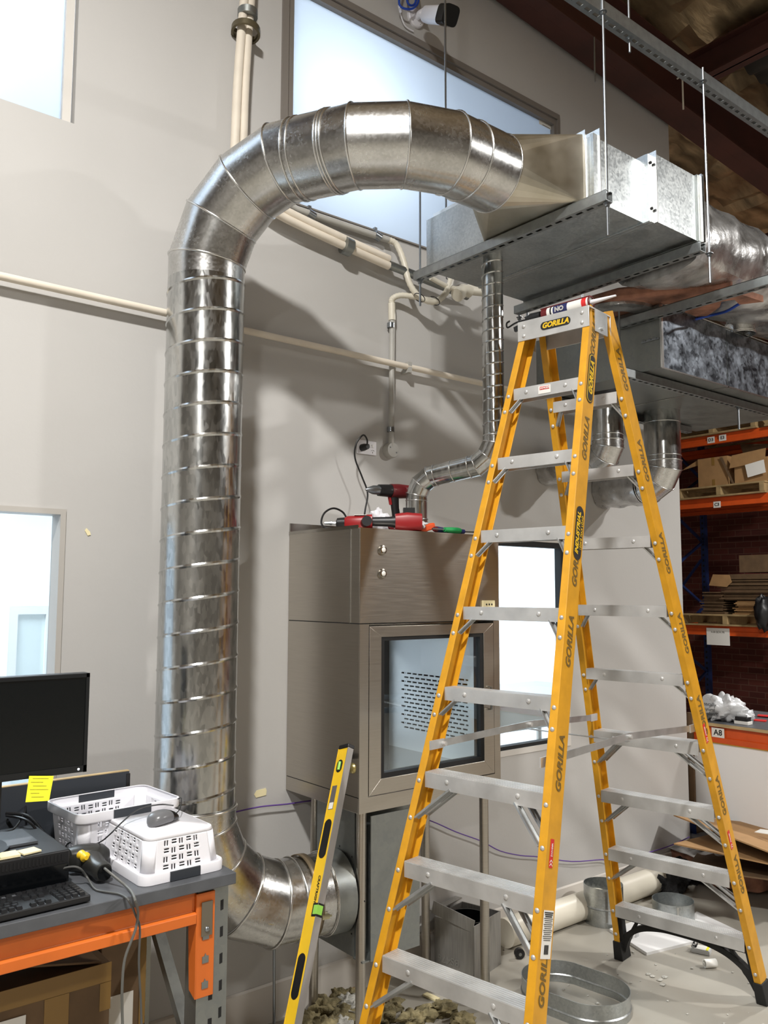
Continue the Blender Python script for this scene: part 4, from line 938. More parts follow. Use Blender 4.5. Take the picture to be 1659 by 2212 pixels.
# spreaders
def sprd(lat):
    kf = 4.32; kb = 4.22
    a = LP('f', kf, lat) - lr_ * lat * .01 - lf_ * .05; c = LP('b', kb, lat) - lr_ * lat * .01 + lf_ * .0
    m = (a + c) / 2 + zz * .02 - lr_ * lat * .01
    MB().bar(a, m, .004, .026, up=zz).bar(m, c, .004, .026, up=zz).build('spreader', M['alud'], lad)
    MB().cyl(a - lr_ * .02, a + lr_ * .02, .008, 12).obox(a + lf_ * .03, lf_ * .04, lr_ * .003, zz * .016).build('spreader_bolt', M['alu'], lad); MB().cyl(m - lr_ * .014, m + lr_ * .014, .008, 12).build('spreader_bolt', M['alu'], lad); MB().obox(c, lf_ * .03, lr_ * .003, zz * .016).build('spreader_bracket', M['alu'], lad)
    return m, a
m1, a1 = sprd(-1); m2, a2 = sprd(1)
MB().bar(m1 - zz * .02, m2 - zz * .02, .016, .003, up=zz).build('cross_link', M['alud'], lad)
# feet and curved black knee braces under the lowest rear tread
for lat in (-1, 1):
    for side in 'fb':
        p = LP(side, 0, lat); q = LP(side, .34, lat); o = lr_ * lat
        dirb = -lf_ if side == 'f' else -lf_
        c0 = p + o * FW / 2 + (dirb if side == 'f' else -lf_) * WD / 2; c1 = q + o * FW / 2 - lf_ * WD / 2 * 1
        c0.z = .0
        MB().rings([[c0 + lr_ * a_ * .024 + lf_ * b_ * .048 for a_, b_ in ((-1, -1), (1, -1), (1, 1), (-1, 1))], [c1 + lr_ * a_ * .021 + lf_ * b_ * .045 for a_, b_ in ((-1, -1), (1, -1), (1, 1), (-1, 1))]]).build('foot', M['rubber'], lad, bevel=.004)
for lat in (-1, 1):
    s_ = -lf_ * .035; tp = .052 + .012
    pts = spline([LP('b', .18, lat) + s_, LP('b', .45, lat * .90) + s_, LP('b', .66, lat * .66) + s_, LP('b', .76, lat * .32) + s_, LP('b', .775, 0) + s_], 6); b = MB(); rs = []
    for i, q in enumerate(pts):
        d = (pts[min(i + 1, len(pts) - 1)] - pts[max(i - 1, 0)]).normalized(); n_ = d.cross(lf_).normalized(); wv = .013 if i > 6 else .018
        rs.append([q + n_ * a * wv + lf_ * c * .017 for a, c in ((-1, -1), (1, -1), (1, 1), (-1, 1))])
    b.rings(rs); b.bar(LP('b', .20, lat * .985) + s_, LP('b', .82, lat * .985) + s_, .022, .034, up=lf_)
    b.bar(LP('b', .80, lat) + s_, LP('b', .80, 0) + s_, .022, .034, up=lf_)
    b.bar(LP('b', .30, lat * .96) + s_, LP('b', .78, lat * .70) + s_, .012, .02, up=lf_)
    b.build('knee_brace', M['rubber'], lad)
# lettering along the outer faces of the rails and stickers
def rail_text(side, k, s, size, m, bold=.0, inset=.5, par=None, shear=.25, flip=False, depth=.0004, back=None):
    o, base, outv, backv, axn = rails[side, 1]
    p = LP(side, k, 1) + lr_ * (FW + .0006) + (-lf_ if side == 'f' else -lf_) * (WD * inset)
    xd = axn; yd = lr_.cross(axn); 
    if yd.dot(lf_) > 0 and False: pass
    # reading upward on the face whose normal is lr_
    yd = V(lr_).cross(xd); t = text('lettering', s, size, p + (lr_ * (back or 0)), xd, yd, m, par or o, bold=bold, shear=shear, depth=depth)
    return t
def oval(side, k, L, Wd, m, off, name='sticker', inset=.5):
    o, base, outv, backv, axn = rails[side, 1]; p = LP(side, k, 1) + lr_ * (FW + off) - lf_ * (WD * inset); yd = V(lr_).cross(axn)
    pts = []
    for i in range(24):
        t = 2 * math.pi * i / 24; x_ = math.cos(t) * Wd / 2 + math.copysign(L / 2 - Wd / 2, math.cos(t)); pts.append((x_, math.sin(t) * Wd / 2))
    return MB().prism(pts, p, axn, yd, lr_ * .0008).build(name, m, o, sm=0)
for k in (9.62, 8.15, 6.55, 5.62, 4.3, 2.3): rail_text('f', k, 'GORILLA', .045, M['letter'], bold=.0012)
for k in (9.3, 8.05, 6.75, 5.6, 4.4, 3.2, 2.0): rail_text('b', k, 'GORILLA', .045, M['letter'], bold=.0012)
st = oval('f', 9.0, .215, .05, M['ink'], .0012); oval('f', 9.0, .205, .041, M['lyel'], .0021); oval('f', 9.0, .199, .036, M['ink'], .003); rail_text('f', 9.0, 'GORILLA', .036, M['lyel'], bold=.0016, back=.004)
oval('f', 6.92, .205, .054, M['ink'], .0012); rail_text('f', 6.92, 'INDUSTRIAL', .029, M['lyel'], bold=.001, back=.0022, inset=.40); rail_text('f', 6.92, '150KG MAX LOAD', .016, M['lyel'], back=.0022, inset=.72, shear=0)
def rail_card(side, k, L, Wd, m, inset=.5, name='label', flange=False):
    o, base, outv, backv, axn = rails[side, 1]; yd = V(lr_).cross(axn)
    p = LP(side, k, 1) + lr_ * (FW + .0012) - lf_ * (WD * inset)
    return MB().obox(p, axn * L / 2, yd * Wd / 2, lr_ * .0005).build(name, m, o), p, axn, yd
c_, p, ax_, yd = rail_card('f', 2.66, .135, .058, M['paper'])
b = MB()
for i in range(15):
    b.obox(p + ax_ * (.061 - i * .0055) + lr_ * .001, ax_ * (.0016 if i < 3 else .0008), yd * (.026 - .006 * ((i * 7) % 3) / 2), lr_ * .0003)
for i in range(9): b.obox(p - ax_ * .042 + yd * (-.012 + i * .003) + lr_ * .001, ax_ * .013, yd * (.0008 if i % 2 else .0004), lr_ * .0003)
b.build('print', M['ink'], c_)
for side, k in (('f', 3.42), ('f', 1.62), ('b', 4.15), ('b', 2.55)):
    c_, p, ax_, yd = rail_card(side, k, .085, .02, M['redl'], inset=.35); text('print', 'DANGER', .010, p + lr_ * .0008 + ax_ * .01, ax_, yd, M['paper'], c_)
    b = MB()
    for i in range(2): b.prism([(-.038 + i * .01, .008), (-.031 + i * .01, 0), (-.038 + i * .01, -.008), (-.035 + i * .01, -.008), (-.028 + i * .01, 0), (-.035 + i * .01, .008)], p + lr_ * .0007, ax_, yd, lr_ * .0004)
    b.build('arrow_print', M['paper'], c_)
# cap badge and danger plate
p = cc + lf_ * .0932 + zz * (cz0 - .036) + lr_ * .015; pts = []
for i in range(24):
    t = 2 * math.pi * i / 24; pts.append((math.cos(t) * .017 + math.copysign(.052, math.cos(t)), math.sin(t) * .017))
bd = MB().prism(pts, p, lr_, zz, lf_ * .0008).build('badge', M['ink'], cap, sm=0)
text('badge_lettering', 'GORILLA', .03, p + lf_ * .0012, lr_, zz, M['lyel'], cap, bold=.0012, shear=.25)
p = LP('f', 9, -.02) + lf_ * .0012 - zz * .022; dp_ = MB().obox(p, lr_ * .028, lf_ * .0005, zz * .016).build('danger_plate', M['paper'], lad)
MB().obox(p + zz * .006 + lf_ * .0008, lr_ * .022, lf_ * .0004, zz * .0062).build('red_oval', M['redl'], dp_); text('print', 'DANGER', .0115, p + zz * .006 + lf_ * .0014, lr_, zz, M['paper'], dp_, bold=.0003)
# caulking gun resting on the cap
g0 = cc + zz * (cz0 + .036) + lf_ * .03 + lr_ * .01; gx = (lr_ + V((0, 0, .02))).normalized()
t = thing('caulking_gun', 'black caulking gun with a printed sealant cartridge resting on the ladder top', 'caulking gun', cc + zz * (cz0 + .0075))
MB().cyl(g0 - gx * .085, g0 + gx * .13, .0235, 20).build('cartridge', M['paper'], t)
for m_, s0_, s1_ in ((M['dred'], -.087, -.06), (M['ink'], -.045, -.038), (M['blued'], -.03, .035), (M['redl'], .10, .12)): MB().cyl(g0 + gx * s0_, g0 + gx * s1_, .0242, 20).build('print_band', m_, t); text('lettering', 'NO', .026, g0 + lf_ * .0246 + gx * .0, gx, zz, M['paper'], t, bold=.0015)
MB().cyl(g0 + gx * .13, g0 + gx * .24, .010, 12, r2=.004).build('nozzle', M['plast'], t)
MB().bar(g0 - gx * .1 - zz * .018 + lf_ * -.0, g0 + gx * .135 - zz * .018, .036, .014).bar(g0 - gx * .1 + zz * .027, g0 + gx * .13 + zz * .027, .01, .003).lathe([(.0265, 0), (.0265, .005), (.02, .006)], g0 + gx * .13, gx, 20).build('cradle', M['dred'], t)
MB().loft([(g0 - gx * .1, lf_, zz, .016, .02), (g0 - gx * .15, lf_, zz, .014, .022), (g0 - gx * .17, lf_, zz, .012, .012)], 14).bar(g0 - gx * .14 - zz * .012, g0 - gx * .23 - zz * .03, .014, .02).build('grip', M['black'], t)
MB().tube([g0 - gx * .16, g0 - gx * .22, g0 - gx * .265 - zz * .012, g0 - gx * .27 + zz * .008, g0 - gx * .255 + zz * .014], .004, 8, smooth=4).build('hook_rod', M['black'], t)
p = LP('b', 9, .0) + lf_ * .0 ; t = thing('pencil_tool', 'red handled black tool lying on the uppermost rear tread of the ladder', 'hand tool', LP('b', 9, 0, .003))
c = LP('b', 9, .1, .016) - lf_ * .03; MB().cyl(c - lr_ * .055, c + lr_ * .01, .011, 12).build('grip', M['redl'], t); MB().obox(c + lr_ * .08, lr_ * .07, lf_ * .008, zz * .006).build('blade', M['black'], t)
# ------------------------------------------------------------------ spirit level leaning on the cabinet
ta = aY(747, 1618, 2.72); tb = aZ(632, 2212, .42); ax_ = (ta - tb).normalized(); base = ta - ax_ * 1.2
k_ = base.z; base = tb + ax_ * ((0.0 - tb.z) / ax_.z) if False else tb - ax_ * (tb.z / ax_.z)
lv = thing('spirit_level', 'long yellow spirit level leaning against the steel cabinet', 'spirit level', base)
# broad face turned to the camera's left-front, narrow grey edge to the right
ed = V((-.05, -1, 0)); ed = (ed - ax_ * ed.dot(ax_)).normalized(); nf = ax_.cross(ed).normalized()
if nf.dot(CAM - ta) < 0: nf = -nf
Lh = (ta - base).length
W_, T_ = .030, .0225
mid = (base + ta) / 2
def lvbox(s0, s1, e0, e1, n0, n1, m, name, par=None, bev=0):
    return MB().obox(base + ax_ * (s0 + s1) / 2 + ed * (e0 + e1) / 2 + nf * (n0 + n1) / 2, ax_ * (s1 - s0) / 2, ed * (e1 - e0) / 2, nf * (n1 - n0) / 2).build(name, m, par or lv, bevel=bev)
lvbox(0, Lh, -W_, W_ * .93, -.010, .0115, M['lyel'], 'body')
lvbox(0, Lh, W_ * .93, W_ * 1.05, -.0135, .0135, M['grey'], 'working_edge')
lvbox(0, Lh, -W_ * 1.05, -W_, -.0115, .0125, M['lyel'], 'top_edge')
lvbox(Lh - .002, Lh + .014, -W_ * .9, W_ * 1.08, -.016, .016, M['black'], 'end_cap', bev=.003)
def pill(s, L, wd, m, name, par, n=.012, th=.0006):
    pts = []
    for i in range(20):
        t = 2 * math.pi * i / 20; pts.append((math.cos(t) * wd / 2 + math.copysign(L / 2 - wd / 2, math.cos(t)), math.sin(t) * wd / 2))
    return MB().prism(pts, base + ax_ * s + nf * n - ed * W_ * .12, ax_, ed, nf * th).build(name, m, par, sm=0)
def s_at(py):   # station along the level for an image row
    best = min(range(200), key=lambda i: abs(((lambda q: CY - F * ((q - CAM).dot(UP)) / ((q - CAM).dot(FWD)))(base + ax_ * Lh * i / 199)) - py)); return Lh * best / 199
for py in (1812, 2112): pill(s_at(py), .14, .042, M['black'], 'hand_hole', lv)
sv = s_at(1655); pill(sv, .05, .034, M['black'], 'vial_frame', lv); MB().cyl(base + ax_ * (sv - .016) + nf * .012 - ed * W_ * .12, base + ax_ * (sv + .016) + nf * .012 - ed * W_ * .12, .007, 12).build('vial', M['vial'], lv)
sv = s_at(1966); lvbox(sv - .022, sv + .022, W_ * .1, W_ * 1.1, -.014, .014, M['black'], 'vial_block', bev=.002); lvbox(sv - .015, sv + .015, W_ * .35, W_ * 1.12, -.009, .0145, M['vial'], 'vial')
sl_ = s_at(1735); c_ = lvbox(sl_ - .03, sl_ + .06, -.022, .006, .0115, .0121, mat('grey_label', (96, 92, 92), .5), 'label'); lvbox(sl_ - .028, sl_ - .004, -.02, .004, .0121, .0124, M['paper'], 'barcode', c_)
text('lettering', 'CRAFTRIGHT', .015, base + ax_ * s_at(1930) + nf * .012 + ed * W_ * .22, -ax_, -ed if (ax_.cross(ed)).dot(nf) < 0 else ed, M['ink'], lv) if False else None
yt = nf.cross(-ax_); text('lettering', 'CRAFTRIGHT', .017, base + ax_ * s_at(1925) + nf * .012 + ed * W_ * .25, -ax_, yt, M['ink'], lv, bold=.0004, shear=.2)
# ------------------------------------------------------------------ packing bench built from rack beams
BZ = 1.0; BX1 = 1.272; BY0 = 2.286; BY1 = 2.95; BX0 = -.55
bn = thing('packing_bench', 'dark grey topped bench on orange rack beams and galvanised posts beside the round duct', 'workbench', (.6, 2.6, 0))
B('bench_top', M['lam'], BX0, BX1, BY0, BY1, BZ - .033, BZ, parent=bn, bevel=.002)
def rackbeam(x0, x1, y0, z1, h, m, par, name='beam', step=True):
    return MB().prism([(0, 0), (.045, 0), (.045, h * .28), (.03, h * .34), (.03, h), (0, h)] if False else [(0, 0), (0, h * .30), (.012, h * .36), (.012, h), (.05, h), (.05, 0)], (x0, y0, z1 - h), (0, 1, 0), (0, 0, 1), (x1 - x0, 0, 0)).build(name, m, par, bevel=.002)
rackbeam(BX0, 1.157, BY0 + .018, BZ - .034, .092, M['orange'], bn); rackbeam(BX0, 1.157, BY1 - .07, BZ - .034, .092, M['orange'], bn)
MB().box(1.10, 1.157, BY0 + .08, BY0 + .12, .86, .96).build('cross_bar', M['lamd'], bn)
def upright(x0, x1, y0, y1, z1, par, m, name='post'):
    b = MB().use(m); b.prism([(x0, y0), (x1, y0), (x1, y1), (x1 - .003, y1), (x1 - .003, y0 + .003), (x0 + .003, y0 + .003), (x0 + .003, y1), (x0, y1)], (0, 0, 0), (1, 0, 0), (0, 1, 0), (0, 0, z1))
    b.use(M['dark']); n = int(z1 / .075)
    for i in range(n):
        z = z1 - .06 - i * .075; b.obox((x1 - .02, y0 - .0004, z), (.0045, 0, .001), (0, .0006, 0), (0, 0, .014)); b.obox((x0 + .045, y0 - .0004, z - .02), (.006, 0, 0), (0, .0006, 0), (0, 0, .012))
    return b.build(name, None, par)
upright(1.165, 1.262, BY0 + .028, BY0 + .10, BZ - .034, bn, M['galv_dull']); upright(1.165, 1.262, BY1 - .10, BY1 - .03, BZ - .034, bn, M['galv_dull']); upright(-.5, -.4, BY0 + .028, BY0 + .10, BZ - .034, bn, M['galv_dull'])
CZ0, CZ1 = .665, .955
b = MB(); b.prism([(1.160, CZ0), (1.216, CZ0 + .0), (1.216, CZ1), (1.160, CZ1)], (0, BY0 + .0215, 0), (1, 0, 0), (0, 0, 1), (0, .005, 0)).prism([(BY0 + .0215, CZ0), (BY0 + .06, CZ0 + .015), (BY0 + .08, CZ1), (BY0 + .0215, CZ1)], (1.157, 0, 0), (0, 1, 0), (0, 0, 1), (.0045, 0, 0))
cn = b.build('beam_connector', M['orange'], bn, bevel=.0015)
for i, z in enumerate((.885, .835, .77, .70)):
    MB().box(1.178, 1.198, BY0 + .0195, BY0 + .0215, z - .011, z + .008).prism([(1.184, z + .008), (1.192, z + .008), (1.188, z + .016)], (0, BY0 + .0195, 0), (1, 0, 0), (0, 0, 1), (0, .002, 0)).build('hook_tab', M['galv_dull'], cn)
MB().box(1.172, 1.206, BY0 + .0165, BY0 + .0195, .835, .93).build('lock_clip', mat('weathered_clip', (120, 112, 98), .5, .6), cn); MB().dome((1.19, BY0 + .0165, .853), (0, -1, 0), .008, .005, 12).build('clip_bolt', M['rod'], cn)
MB().bar((1.21, 2.86, .90), (1.21, 2.37, .42), .03, .034, up=(1, 0, 0)).build('frame_brace', M['galv_dull'], bn)
MB().bar((1.21, 2.86, .22), (1.21, 2.37, .42), .03, .034, up=(1, 0, 0)).build('frame_brace', M['galv_dull'], bn)
bb = thing('back_board', 'charcoal board with a raw timber edge standing along the back of the packing bench', 'board', (.8, 2.93, BZ))
B('panel', M['lamd'], .35, 1.195, 2.92, 2.938, BZ + .001, 1.198, parent=bb); B('raw_edge', M['wood'], .35, 1.195, 2.92, 2.938, 1.198, 1.201, parent=bb); B('bracket', M['black'], 1.185, 1.198, 2.918, 2.94, BZ + .001, 1.19, parent=bb)
# monitor
mo = thing('computer_monitor', 'black widescreen monitor with a dark screen at the back of the packing bench', 'monitor', (.64, 2.55, BZ))
mx1, mx0, mz0, mz1, my = .912, .39, 1.292, 1.580, 2.55
B('screen_housing', M['black'], mx0, mx1, my, my + .045, mz0, mz1, parent=mo, bevel=.003)
b = MB(); b.box(mx0 + .001, mx1 - .001, my - .004, my, mz0 + .001, mz0 + .02).box(mx0 + .001, mx1 - .001, my - .004, my, mz1 - .012, mz1 - .001).box(mx0 + .001, mx0 + .011, my - .004, my, mz0, mz1).box(mx1 - .011, mx1 - .001, my - .004, my, mz0, mz1); bz = b.build('bezel', mat('bezel_plastic', (20, 22, 24), .35), mo)
B('screen', mat('dark_screen', (6, 10, 12), .22), mx0 + .011, mx1 - .011, my - .001, my, mz0 + .02, mz1 - .012, parent=mo)
MB().dome((mx1 - .025, my - .004, mz0 + .010), (0, -1, 0), .0035).build('power_light', mat('white_led', (240, 244, 255), .4, emit=2), bz)
B('stand_neck', M['black'], .60, .682, my + .02, my + .05, BZ + .101, mz0 + .06, parent=mo); 
MB().lathe([(.12, 0), (.12, .006), (.03, .012)], (.60, 2.62, BZ + .1015), seg=32, cap=True).build('stand_base', M['black'], mo)
p0 = aY(63, 1676, my - .012); p1 = aY(116, 1676, my - .012); p2 = aY(55, 1733, my - .03)
b = MB(); i = b.pts([p0, p1, p1 + (p2 - p0) * .95 + V((-.004, 0, 0)), p2]); b.face((i, i + 3, i + 2, i + 1)); nt = tag(b.build('sticky_note', M['note'], sm=0, solid=.0005), 'bright yellow sticky note hanging from the lower edge of the monitor', 'note')
b = MB(); d = (p1 - p0); dv = (p2 - p0)
for i, (f0, f1) in enumerate(((.15, .8), (.1, .6), (.2, .75), (.1, .85), (.15, .5), (.2, .7))): q = p0 + dv * (.1 + .14 * i) + V((0, -.001, 0)); b.bar(q + d * f0, q + d * f1, .0004, .0012)
b.build('handwriting', mat('pencil_grey', (170, 164, 60), .7), nt)
# small desktop pc lying flat, papers
pc = thing('desktop_computer', 'flat black desktop computer lying under the monitor', 'computer', (.65, 2.6, BZ))
B('case', M['black'], .42, .845, 2.47, 2.80, BZ + .006, BZ + .10, parent=pc, bevel=.004)
b = MB()
for k in range(40): b.box(.44 + k * .0098, .4445 + k * .0098, 2.4685, 2.4698, BZ + .072, BZ + .09)
b.build('vent_grille', M['dark'], pc); B('front_trim', M['blackg'], .43, .84, 2.466, 2.47, BZ + .014, BZ + .064, parent=pc)
tag(B('document_stack', M['lam'], .60, .79, 2.58, 2.74, BZ + .1015, BZ + .108), 'grey folder lying on the flat desktop computer', 'folder')
t = thing('note_pads', 'cream note cards lying on the front of the desktop computer', 'paper', (.70, 2.50, BZ + .1))
MB().obox((.66, 2.505, BZ + .1045), (.055, 0, 0), (0, .025, 0), (0, 0, .003)).build('card_stack', M['cream'], t); MB().obox((.745, 2.51, BZ + .1035), (.025, .005, 0), (-.004, .022, 0), (0, 0, .002)).build('card', M['note'] if False else M['cream'], t)
tag(MB().obox((.635, 2.485, BZ + .106 + .004), (.025, 0, 0), (0, .014, 0), (0, 0, .0015)).build('green_card', M['green']), 'green card corner on the note cards by the monitor', 'card')
# keyboard
kb = thing('keyboard', 'black computer keyboard along the front of the packing bench', 'keyboard', (.62, 2.37, BZ)); ky = math.radians(1.5); kxv, kyv = rot_frame(ky)
ko = V((.848, 2.305, BZ + .004)); kw, kd = .44, .145
MB().obox(ko - kxv * kw / 2 + kyv * kd / 2 + zz * .008, kxv * kw / 2, kyv * kd / 2, zz * .0085).build('case', M['black'], kb, bevel=.003)
km = mat('key_black', (30, 31, 33), .28); n_keys = 0
def key(x, y, w=.0155, d=.0148):
    c = ko - kxv * x + kyv * y + zz * .0165
    MB().rings([[c + kxv * a * w / 2 + kyv * b_ * d / 2 for a, b_ in ((-1, -1), (1, -1), (1, 1), (-1, 1))], [c + kxv * a * w * .38 + kyv * (b_ * d * .38 + .001) + zz * .0065 for a, b_ in ((-1, -1), (1, -1), (1, 1), (-1, 1))]]).build('key', km, kb, sm=0)
for r_ in range(5):
    for c_ in range(4): key(.018 + c_ * .0185, .018 + r_ * .0185); n_keys += 1
for r_ in (3, 4):
    for c_ in range(3): key(.106 + c_ * .0185, .018 + r_ * .0185)
for c_ in range(3): key(.106 + c_ * .0185, .018)
key(.1245, .0365)
for r_ in range(5):
    for c_ in range(12): key(.178 + c_ * .0185 + (r_ % 2) * .005, .018 + r_ * .0185)
for c_ in range(14): key(.018 + c_ * .026, .018 + 5 * .0185 + .008, .016, .012)
MB().obox(ko - kxv * .175 + kyv * .12 + zz * .0172, kxv * .03, kyv * .006, zz * .0004).build('light_bar', M['lam'], kb)
# barcode scanner
sp = aZ(188, 1850, BZ + .045); sq_ = aZ(238, 1893, BZ + .03); dv = (sq_ - sp); dv.z = 0; dv.normalize(); sv_ = V((-dv.y, dv.x, 0))
scn = thing('barcode_scanner', 'black handheld barcode scanner with a yellow trigger lying on the packing bench', 'scanner', V((sp.x, sp.y, BZ)))
c = V((sp.x, sp.y, BZ + .042))
hu = V((0, 0, 1)); hdv = -dv
MB().loft([(c - sv_ * .058 - dv * .022, dv, zz, .018, .020), (c - sv_ * .05 - dv * .015, dv, zz, .034, .032), (c - sv_ * .02 - dv * .004, dv, zz, .046, .038), (c + sv_ * .015 + dv * .004, dv, zz, .044, .038), (c + sv_ * .045 + dv * .006, dv, zz, .034, .032), (c + sv_ * .06 + dv * .008, dv, zz, .016, .018)], 28, 2.4).build('head', mat('scanner_plastic', (44, 44, 42), .35), scn)
MB().loft([(c + dv * .01, sv_, zz, .040, .032), (c + dv * .05 - zz * .004, sv_, zz, .031, .028), (c + dv * .09 - zz * .01, sv_, zz, .025, .024), (c + dv * .118 - zz * .012, sv_, zz, .026, .027), (c + dv * .128 - zz * .012, sv_, zz, .022, .023)], 24, 2.5).build('handle', MATS['scanner_plastic'], scn)
MB().cyl(c + dv * .127 - zz * .012, c + dv * .133 - zz * .012, .02, 16).build('handle_end', M['blackg'], scn)
tq = c + dv * .038 + zz * .018 - sv_ * .026; MB().loft([(tq - dv * .024, sv_, zz, .006, .006), (tq - dv * .014, sv_, zz, .015, .014), (tq, sv_, zz, .010, .011), (tq + dv * .014, sv_, zz, .015, .014), (tq + dv * .024, sv_, zz, .006, .006)], 18).build('trigger', M['lyel'], scn)
MB().tube([c + dv * .125, c + dv * .15 - zz * .002, aZ(270, 1912, BZ + .01), aZ(285, 1928, BZ + .008), aZ(292, 1945, BZ + .005), aY(298, 1972, BY0 - .02), aY(292, 2010, BY0 - .02), aY(270, 2070, BY0 - .015), aY(264, 2130, BY0 - .01), aY(264, 2190, BY0), aY(266, 2240, BY0)], .0038, 8, smooth=6).build('lead', mat('grey_lead', (96, 96, 92), .5), scn)
tag(MB().tube([aZ(40, 1900, BZ + .03), aZ(70, 1899, BZ + .03), aZ(110, 1885, BZ + .04), aZ(150, 1873, BZ + .055), aZ(172, 1876, BZ + .05), aZ(188, 1895, BZ + .02), aZ(205, 1920, BZ + .004), aZ(225, 1926, BZ + .004), aZ(260, 1932, BZ + .004), aZ(278, 1945, BZ + .004), aY(292, 1975, BY0 - .012), aY(302, 2005, BY0 - .012), aY(300, 2080, BY0 - .01), aY(304, 2160, BY0), aY(306, 2230, BY0)], .0032, 8, smooth=6).build('grey_cable', mat('grey_lead2', (78, 78, 76), .5)), 'thin grey cable arching over the keyboard and hanging off the bench front', 'cable')
tag(MB().tube([aZ(14, 1757, BZ + .12), aZ(60, 1763, BZ + .12), aZ(95, 1800, BZ + .08), aZ(125, 1833, BZ + .05), aZ(150, 1850, BZ + .02)], .0055, 8, smooth=6).tube([aZ(14, 1762, BZ + .12), aZ(58, 1772, BZ + .12), aZ(90, 1806, BZ + .08), aZ(122, 1838, BZ + .045)], .004, 8, smooth=6).build('black_cables', M['black']), 'pair of black cables running from the monitor down to the scanner', 'cable')
tag(MB().tube([aZ(56, 1740, BZ + .13), aZ(50, 1762, BZ + .12), aZ(30, 1790, BZ + .11), aZ(2, 1799, BZ + .105), aZ(-30, 1800, BZ + .105)], .003, 8, smooth=6).build('black_cable', M['black']), 'thin black cable hanging below the sticky note', 'cable')
# crates with basket-weave holes
def crate(name, label, c, yaw, lx, ly, h, inv):
    x, y = rot_frame(yaw); t = thing(name, label, 'basket', c, 'white plastic baskets on the packing bench'); c = V(c)
    z0 = 0.0; up = (lambda k: h - k) if inv else (lambda k: k)
    bx, by = lx / 2 - .022, ly / 2 - .022; tx, ty = lx / 2 - .012, ly / 2 - .012
    def wallgrid(b, p00, p10, p01, p11):
        L = (p10 - p00).length; Hh = (p01 - p00).length; cs = .0037; nu = int(L / cs); nv = int(Hh / cs)
        P = [[None] * (nu + 1) for _ in range(nv + 1)]; k0 = len(b.v)
        for j in range(nv + 1):
            for i in range(nu + 1):
                u_, v_ = i / nu, j / nv; b.v.append((p00 * (1 - u_) + p10 * u_) * (1 - v_) + (p01 * (1 - u_) + p11 * u_) * v_)
        for j in range(nv):
            for i in range(nu):
                hole = False; mu = i - (nu - 40) // 2 % 5; bi, bj = i // 6, j // 6; li, lj = i % 6, j % 6; nb = nu // 6; nbv = nv // 6
                if 1 <= bi < nb - 1 and bj < nbv:
                    if (bi + bj) % 2 == 0: hole = li < 4 and lj in (1, 3)
                    else: hole = lj < 5 and lj > 0 and li in (0, 2)
                if not hole: a = k0 + j * (nu + 1) + i; b.face((a, a + 1, a + nu + 2, a + nu + 1))
    r_ = .03
    def q(X_, Y_, k): return c + x * X_ + y * Y_ + zz * up(k)
    b = MB()
    for s_ in (-1, 1):
        wallgrid(b, q(-bx + r_, s_ * by, .012), q(bx - r_, s_ * by, .012), q(-tx + r_, s_ * ty, h - .025), q(tx - r_, s_ * ty, h - .025))
        wallgrid(b, q(s_ * bx, -by + r_, .012), q(s_ * bx, by - r_, .012), q(s_ * tx, -ty + r_, h - .025), q(s_ * tx, ty - r_, h - .025))
    def cornerarc(hx, hy, sx, sy, k, n=6):
        return [q(sx * (hx - r_ + r_ * math.cos(a)), sy * (hy - r_ + r_ * math.sin(a)), k) for a in (math.pi / 2 * i / n for i in range(n + 1))]
    for sx in (-1, 1):
        for sy in (-1, 1):
            A_, B_ = cornerarc(bx, by, sx, sy, .012), cornerarc(tx, ty, sx, sy, h - .025); b.rings([A_, B_], closed=False, cap=False)
    def loop(hx, hy, k, n=6):
        out = []
        for sx, sy in ((1, 1), (-1, 1), (-1, -1), (1, -1)):
            a = cornerarc(hx, hy, sx, sy, k, n); out += a if sx * sy > 0 else a[::-1]
        return out
    b.rings([loop(bx - .01, by - .01, 0), loop(bx - .003, by - .003, .003), loop(bx, by, .012)], cap=False); lo = loop(bx - .01, by - .01, 0); i0 = b.pts(lo); b.face([i0 + i for i in range(len(lo))])
    b.build('basket_body', M['plast'], t, sm=45, solid=.0025)
    b = MB(); b.rings([loop(tx, ty, h - .027), loop(lx / 2 - .001, ly / 2 - .001, h - .027), loop(lx / 2, ly / 2, h - .024), loop(lx / 2, ly / 2, h - .001), loop(lx / 2 - .003, ly / 2 - .003, h)], cap=False)
    b.build('rim', M['plast'], t, sm=45, solid=.003)
    for s_ in (-1, 1):
        b = MB(); b.obox(c + y * s_ * (ly / 2 + .001) + zz * up(h - .0135), x * lx * .18, y * .0035, zz * .0135); b.build('grip_pad', M['lamd'], t, bevel=.001)
    return t
crate('plastic_basket', 'white plastic basket turned upside down with the mouse on it', (1.125, 2.50, BZ + .001), math.radians(1.2), .262, .345, .125, True)
crate('plastic_basket', 'white plastic basket standing open, tucked against the upturned one', (1.075, 2.745, BZ + .001), math.radians(4), .345, .262, .152, False)
